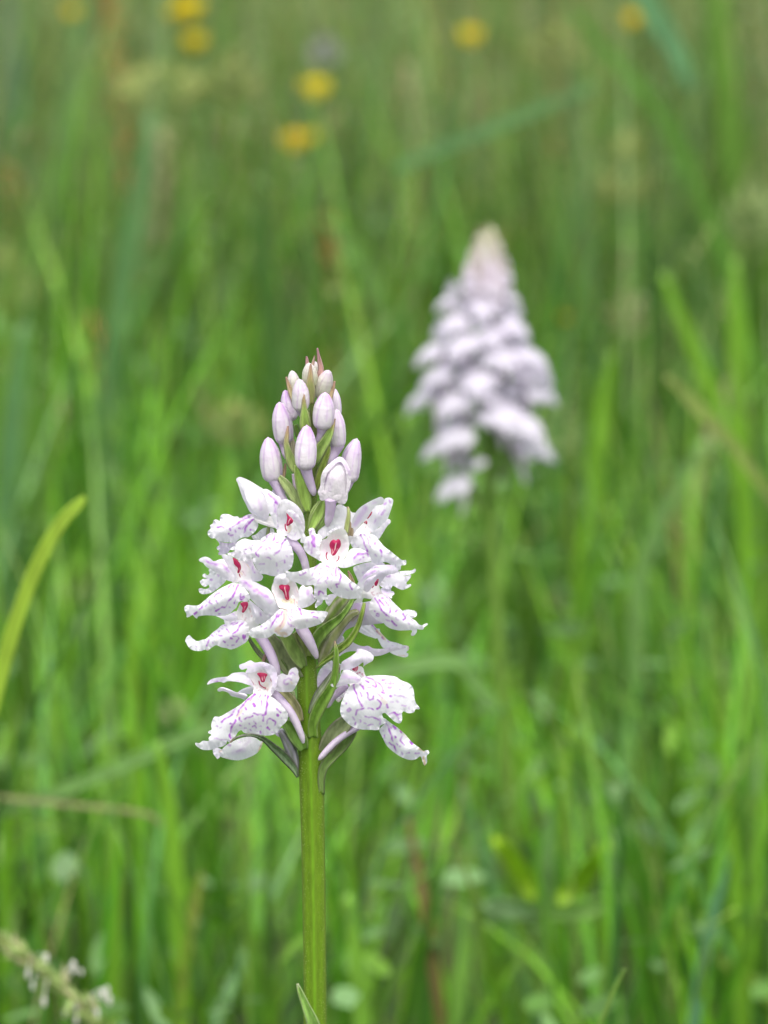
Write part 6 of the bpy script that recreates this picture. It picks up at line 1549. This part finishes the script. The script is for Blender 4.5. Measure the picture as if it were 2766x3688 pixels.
# ---- the flowering grass in the bottom left corner
def vernal():
    pts = [(-120, 1985, .2), (-40, 2012, .2), (15, 2040, .2), (70, 2085, .2), (125, 2128, .2), (180, 2180, .2), (225, 2235, .2), (270, 2330, .2)]
    W = np.concatenate([world_pts(p[0] / 0.59978, p[1] / 0.59978, p[2]) for p in pts])
    g = np.array([W[-1][0] + .02, W[-1][1], 0.0])
    t = thing('flowering_grass', tuple(g), 'flowering grass spike with white anthers leaning in the bottom left corner', 'grass spike')
    BASE[0] = g
    stalk_to(t, W[-1], 0.0007, (0.30, 0.38, 0.10))
    S_ = spline(W, 12)
    r = np.random.default_rng(3)
    T = np.gradient(S_, axis=0)
    T /= np.linalg.norm(T, axis=1)[:, None]
    V, F, Cc = [], [], []
    n = 7
    th = np.arange(n) / n * 6.283
    sp = link_mesh
    # the axis
    for i in range(len(S_)):
        a = np.array([0, 1, 0])
        b = np.cross(T[i], a)
        for q in th:
            V.append(S_[i] + (np.cos(q) * a + np.sin(q) * b) * 0.0005)
    F = [(i * n + j, i * n + (j + 1) % n, (i + 1) * n + (j + 1) % n, (i + 1) * n + j) for i in range(len(S_) - 1) for j in range(n)]
    link_mesh('axis', V, F, M_GRASS, t, np.tile([0.38, 0.42, 0.12], (len(V), 1)), base=g)
    me0 = None
    for k in range(84):
        f = (k + 0.5) / 84
        i = int((0.16 + 0.74 * f) * (len(S_) - 1))
        p = S_[i] + r.normal(0, .0006, 3)
        dirn = -T[i] * 0.85 + r.normal(0, 0.35, 3) * np.array([1, 1, 1])
        dirn /= np.linalg.norm(dirn)
        L = r.uniform(.0045, .0065)
        R = r.uniform(.0007, .0011)
        a = np.cross(dirn, [0, 1, 0.1])
        a /= np.linalg.norm(a)
        b = np.cross(dirn, a)
        V, F = [], []
        for m_, (s, w) in enumerate([(0, .35), (.25, 1), (.55, .8), (.8, .4), (1, .05)]):
            for q in range(5):
                V.append(p + dirn * L * s + (math.cos(q * 1.2566) * a + math.sin(q * 1.2566) * b) * R * w)
        F = [(m_ * 5 + j, m_ * 5 + (j + 1) % 5, m_ * 5 + 5 + (j + 1) % 5, m_ * 5 + 5 + j) for m_ in range(4) for j in range(5)]
        c = np.array([0.34, 0.45, 0.14]) * r.uniform(.8, 1.2) if r.random() < .75 else np.array([0.44, 0.44, 0.22])
        link_mesh('spikelet', V, F, M_GRASS, t, np.tile(c, (len(V), 1)), base=g)
    for (u, v, s, i) in [(158, 2088, 1.25, 50), (176, 2100, .7, 50), (222, 2148, 1.2, 60), (236, 2160, 1.1, 60), (232, 2138, .8, 60), (100, 2070, 1.0, 36), (60, 2105, .9, 36), (95, 2165, 1.0, 44),
                          (70, 2130, .8, 40), (210, 2190, .9, 64), (140, 2190, .8, 54), (165, 2205, .8, 56), (52, 2078, .7, 30)]:
        c = world_pts(u / 0.59978, v / 0.59978, .2 + r.uniform(-.004, .004))[0]
        V, F = [], []
        for m_, (z, w) in enumerate([(-1, .3), (-.5, 1), (0, .75), (.5, 1), (1, .3)]):
            for q in range(6):
                V.append(c + np.array([math.cos(q * 1.047) * w * .0006, math.sin(q * 1.047) * w * .0005, z * .0013]) * s)
        F = [(m_ * 6 + j, m_ * 6 + (j + 1) % 6, m_ * 6 + 6 + (j + 1) % 6, m_ * 6 + 6 + j) for m_ in range(4) for j in range(6)]
        an = link_mesh('anther', V, F, M_ANTHER, t, None, base=g)
        p = S_[min(i, len(S_) - 1)]
        kk = np.linspace(0, 1, 6)[:, None]
        line = p * (1 - kk) + c * kk + np.array([0, 0, .002]) * np.sin(kk * 3.14)
        V, F = [], []
        for q in line:
            V += [q + [-.00014, 0, 0], q + [.00014, 0, 0], q + [0, .0002, .00014]]
        for m_ in range(5):
            for j in range(3):
                F.append((m_ * 3 + j, m_ * 3 + (j + 1) % 3, m_ * 3 + 3 + (j + 1) % 3, m_ * 3 + 3 + j))
        link_mesh('filament', V, F, M_ANTHER, an, None, base=g)


vernal()

# ------------------------------------------------------------------ the second orchid, out of focus
M_PETAL2 = petal_material('petal_white_second', (0.76, 0.735, 0.80), (0.60, 0.40, 0.70), (0.70, 0.60, 0.76), (0.72, 0.55, 0.35), 0.5)
BY = 0.48


def loft(name, parent, rows, mat, col=(0, 0, 0), nv=8):
    """sheet in local flower space: rows of (centre xyz, half-width, cup)"""
    V, F = [], []
    for c, hw, cup in rows:
        for j in range(nv + 1):
            x = j / nv * 2 - 1
            V.append((c[0] + hw * x, c[1] + cup * (1 - x * x), c[2]))
    for i in range(len(rows) - 1):
        for j in range(nv):
            p = i * (nv + 1) + j
            F.append((p, p + 1, p + nv + 2, p + nv + 1))
    o = link_mesh(name, V, F, mat, parent, np.tile(col, (len(V), 1)))
    return o


def proto_flower(parent):
    """local space: root at the stem, the flower looks along -y, sizes in metres"""
    mm = 0.001
    # hood: sepal and petals leaning together over the throat
    hood = loft('flower', parent, [((0, -9 * mm, 1 * mm), 1.6 * mm, -1 * mm), ((0, -9.5 * mm, 3 * mm), 3.0 * mm, 2.4 * mm), ((0, -10.5 * mm, 5 * mm), 3.2 * mm, 3.0 * mm),
                                   ((0, -12 * mm, 7 * mm), 2.4 * mm, 2 * mm), ((0, -13.5 * mm, 8 * mm), .8 * mm, .6 * mm)], M_PETAL2, (0, .15, 0))
    V, F = [], []
    # lip: three lobes, wavy
    nu, nv = 14, 20
    for i in range(nu + 1):
        t = i / nu
        for j in range(nv + 1):
            x = j / nv * 2 - 1
            hw = 6.2 * mm * math.sin(math.pi * min(0.12 + t * 0.72, 1)) ** 0.8
            side = 1 - 0.18 * math.cos(x * 8) * t
            X = hw * x
            Zz = -t * 8.5 * mm * (side * (1 - 0.22 * abs(x) ** 2)) + 0.6 * mm
            Y = -11 * mm - 3.0 * mm * math.sin(t * 1.8) * (1 - 0.55 * x * x) + 2.0 * mm * x * x + 0.35 * mm * math.sin(x * 14 + t * 5)
            V.append((X, Y, Zz))
    F = [(i * (nv + 1) + j, i * (nv + 1) + j + 1, (i + 1) * (nv + 1) + j + 1, (i + 1) * (nv + 1) + j) for i in range(nu) for j in range(nv)]
    C = np.array([((0.25 if (math.sin(v[0] * 2600) * math.sin(v[2] * 2300 + v[0] * 900) > 0.55) else 0), 0.1, 0) for v in V])
    lip = link_mesh('lip', V, F, M_PETAL2, hood, C)
    for s in (-1, 1):
        V, F = [], []
        for i in range(8):
            t = i / 7
            w = 2.0 * mm * math.sin(math.pi * (0.1 + 0.85 * t)) ** 0.8
            for j in range(5):
                x = j / 4 * 2 - 1
                V.append((s * (2 * mm + 7 * mm * t), -10 * mm - 1.5 * mm * math.sin(t * 3) + 0.5 * mm * x * x, 2.5 * mm + 3.2 * mm * t + w * x))
        F = [(i * 5 + j, i * 5 + j + 1, (i + 1) * 5 + j + 1, (i + 1) * 5 + j) for i in range(7) for j in range(4)]
        link_mesh('sepal', V, F, M_PETAL2, hood, np.tile((0, .3, 0), (len(V), 1)))
    # spur, ovary
    for nm, pts, rad, mat, c in (('spur', [(0, -10, 0), (0, -8, -3), (0, -6, -6), (0, -5, -9.5)], [1.6, 1.4, 1.2, .5], M_SPUR, (0, .2, 0)),
                                 ('ovary', [(0, -1, -6), (0, -4, -3), (0, -7, -.5), (0, -9.5, .8)], [.8, 1.4, 1.4, 1.1], M_LEAF, (.20, .26, .10))):
        V, F = [], []
        for p, r_ in zip(pts, rad):
            for q in range(8):
                V.append((p[0] * mm + math.cos(q * .785) * r_ * mm, p[1] * mm + math.sin(q * .785) * r_ * .5 * mm, p[2] * mm + math.sin(q * .785) * r_ * .7 * mm))
        F = [(i * 8 + j, i * 8 + (j + 1) % 8, (i + 1) * 8 + (j + 1) % 8, (i + 1) * 8 + j) for i in range(3) for j in range(8)]
        link_mesh(nm, V, F, mat, hood, np.tile(c, (len(V), 1)))
    return hood


def children(o):
    return [c for c in bpy.data.objects if c.parent == o]


top2 = world_pts(1052 / 0.59978, 500 / 0.59978, BY)[0]
bot2 = world_pts(1058 / 0.59978, 1110 / 0.59978, BY)[0]
low2 = world_pts(1092 / 0.59978, 1640 / 0.59978, BY)[0]
foot2 = np.array([low2[0] + (low2[0] - bot2[0]) * low2[2] / (bot2[2] - low2[2]), BY, 0.0])
orchid2 = thing('spotted_orchid', tuple(foot2), 'second white orchid standing out of focus behind and to the right, fuller and paler', 'orchid')
BASE[0] = foot2
# stem
k = np.linspace(0, 1, 30)
mid = np.stack([np.interp(k, [0, .42, 1], [foot2[0], bot2[0], top2[0]]), np.full(30, BY), np.interp(k, [0, .42, 1], [0, bot2[2], top2[2] - .004])], 1)
rr = np.interp(k, [0, .4, .8, 1], [.0028, .0023, .0014, .0007])
th = np.arange(12) / 12 * 6.283
V = (mid[:, None] + np.stack([np.cos(th), np.sin(th), 0 * th], 1)[None] * rr[:, None, None]).reshape(-1, 3)
F = [(i * 12 + j, i * 12 + (j + 1) % 12, (i + 1) * 12 + (j + 1) % 12, (i + 1) * 12 + j) for i in range(29) for j in range(12)]
link_mesh('stem', V, F, M_STEM, orchid2, np.tile([0.12, 0.22, 0.03], (len(V), 1)), base=foot2)
proto = proto_flower(orchid2)
kids = children(proto)
# (u, v, turn about the stem in degrees: 0 looks at the camera, positive to the right, size, nod)
spots = [(1004, 606, -55, .42, 0), (1092, 598, 50, .42, 0), (1062, 632, 10, .5, 0), (1112, 648, 65, .52, 0), (968, 660, -75, .66, 0), (1040, 672, -8, .72, 0), (985, 705, -40, .82, 0), (1108, 716, 55, .85, 5),
         (1062, 733, 5, .8, 0), (999, 752, -30, 1.0, 0), (940, 770, -75, 1.0, 0), (1133, 782, 70, 1.2, 8), (1084, 778, 25, 1.0, 0), (955, 818, -65, 1.1, 0), (1035, 830, -10, 1.05, 0), (1145, 815, 80, 1.1, 12),
         (932, 868, -85, 1.25, 0), (985, 874, -45, 1.1, 0), (1150, 862, 85, 1.2, 30), (1085, 905, 20, 1.15, 5), (1122, 930, 50, 1.3, 15), (986, 950, -45, 1.15, 10), (955, 975, -70, 1.0, 10), (1140, 985, 75, 1.3, 35),
         (990, 1055, -60, 1.1, 0), (1000, 800, 200, .8, 0)]
CL = lambda s: .002 if s < .62 else (.006 if s < 1 else .0105)
first = True
for (u, v, turn, s, nod) in spots:
    tgt = world_pts(u / 0.59978, v / 0.59978, BY - 0.009 * math.cos(math.radians(turn)))[0]
    zc = tgt[2] + 0.003 * s
    fr = (zc - bot2[2]) / (top2[2] - bot2[2])
    axx = bot2[0] + (top2[0] - bot2[0]) * fr
    if first:
        fl, first = proto, False
        parts = kids
    else:
        fl = proto.copy()
        COL.objects.link(fl)
        fl.parent = orchid2
        for c in kids:
            q = c.copy()
            COL.objects.link(q)
            q.parent = fl
    a = math.radians(turn)
    # place the root so that the flower's face sits at the wanted spot but stays near the stem
    off = Vector((math.sin(a) * 0.0105 * s, -math.cos(a) * 0.0105 * s, 0))
    rx = tgt[0] - off.x
    rx = axx + max(-CL(s), min(CL(s), rx - axx))
    fl.location = Vector((rx, BY, zc - .0042 * s)) - Vector(foot2)
    fl.rotation_euler = (math.radians(-26 - nod * 0.2), math.radians(random.uniform(-12, 12)), a)
    fl.scale = (s * 1.07,) * 3
# buds of the second orchid
V0 = None
r = np.random.default_rng(9)
bn = 0
for k in range(30):
    f = k / 29
    vv = 515 + 125 * f
    a = k * 2.39996
    radz = (7 + 40 * f ** 0.8)
    u = 1052 + math.sin(a) * radz * 0.85
    c = world_pts(u / 0.59978, vv / 0.59978, BY - math.cos(a) * 0.006 * f)[0]
    L, R = .0045 + .003 * f, .0014 + .0011 * f
    tip = np.array([math.sin(a) * .25, -math.cos(a) * .25, 1.0])
    tip /= np.linalg.norm(tip)
    A = np.cross(tip, [0, 1, 0.0])
    A /= np.linalg.norm(A)
    B_ = np.cross(tip, A)
    V = []
    for s_, w in ((-.5, .3), (-.3, .8), (0, 1), (.25, .8), (.42, .4), (.5, .1)):
        for q in range(8):
            V.append(c + tip * s_ * L * 2 + (math.cos(q * .785) * A + math.sin(q * .785) * B_) * R * w)
    F = [(i * 8 + j, i * 8 + (j + 1) % 8, (i + 1) * 8 + (j + 1) % 8, (i + 1) * 8 + j) for i in range(5) for j in range(8)]
    link_mesh('bud', V, F, M_BUD, orchid2, np.tile((0, .3, max(.12, .7 - f * .8)), (len(V), 1)), base=foot2)
    if k % 2 == 0:
        V = [c - tip * L * 1.2, c + A * R * 1.1, c + tip * L * 1.3 + np.array([0, -.0015, 0]), c - A * R * 1.1]
        link_mesh('bract', V, [(0, 1, 2, 3)], M_LEAF, orchid2, np.tile((0.38, 0.30, 0.2), (4, 1)), base=foot2)
for k in range(10):                                             # green bracts among the open flowers
    f = k / 9
    zz = bot2[2] + (top2[2] - bot2[2]) * (0.02 + 0.7 * f)
    a = k * 2.4
    c = np.array([bot2[0] + (top2[0] - bot2[0]) * f * .7, BY, zz])
    d = np.array([math.sin(a), -math.cos(a), 1.0])
    d /= np.linalg.norm(d)
    s = np.cross(d, [0, 0, 1])
    s /= np.linalg.norm(s)
    V = [c - s * .0015, c + s * .0015, c + d * .008 + s * .0018, c + d * .008 - s * .0018, c + d * .017]
    V = V + []
    link_mesh('bract', V[:4], [(0, 1, 2, 3)], M_LEAF, orchid2, np.tile((0.14, 0.24, 0.05), (4, 1)), base=foot2)
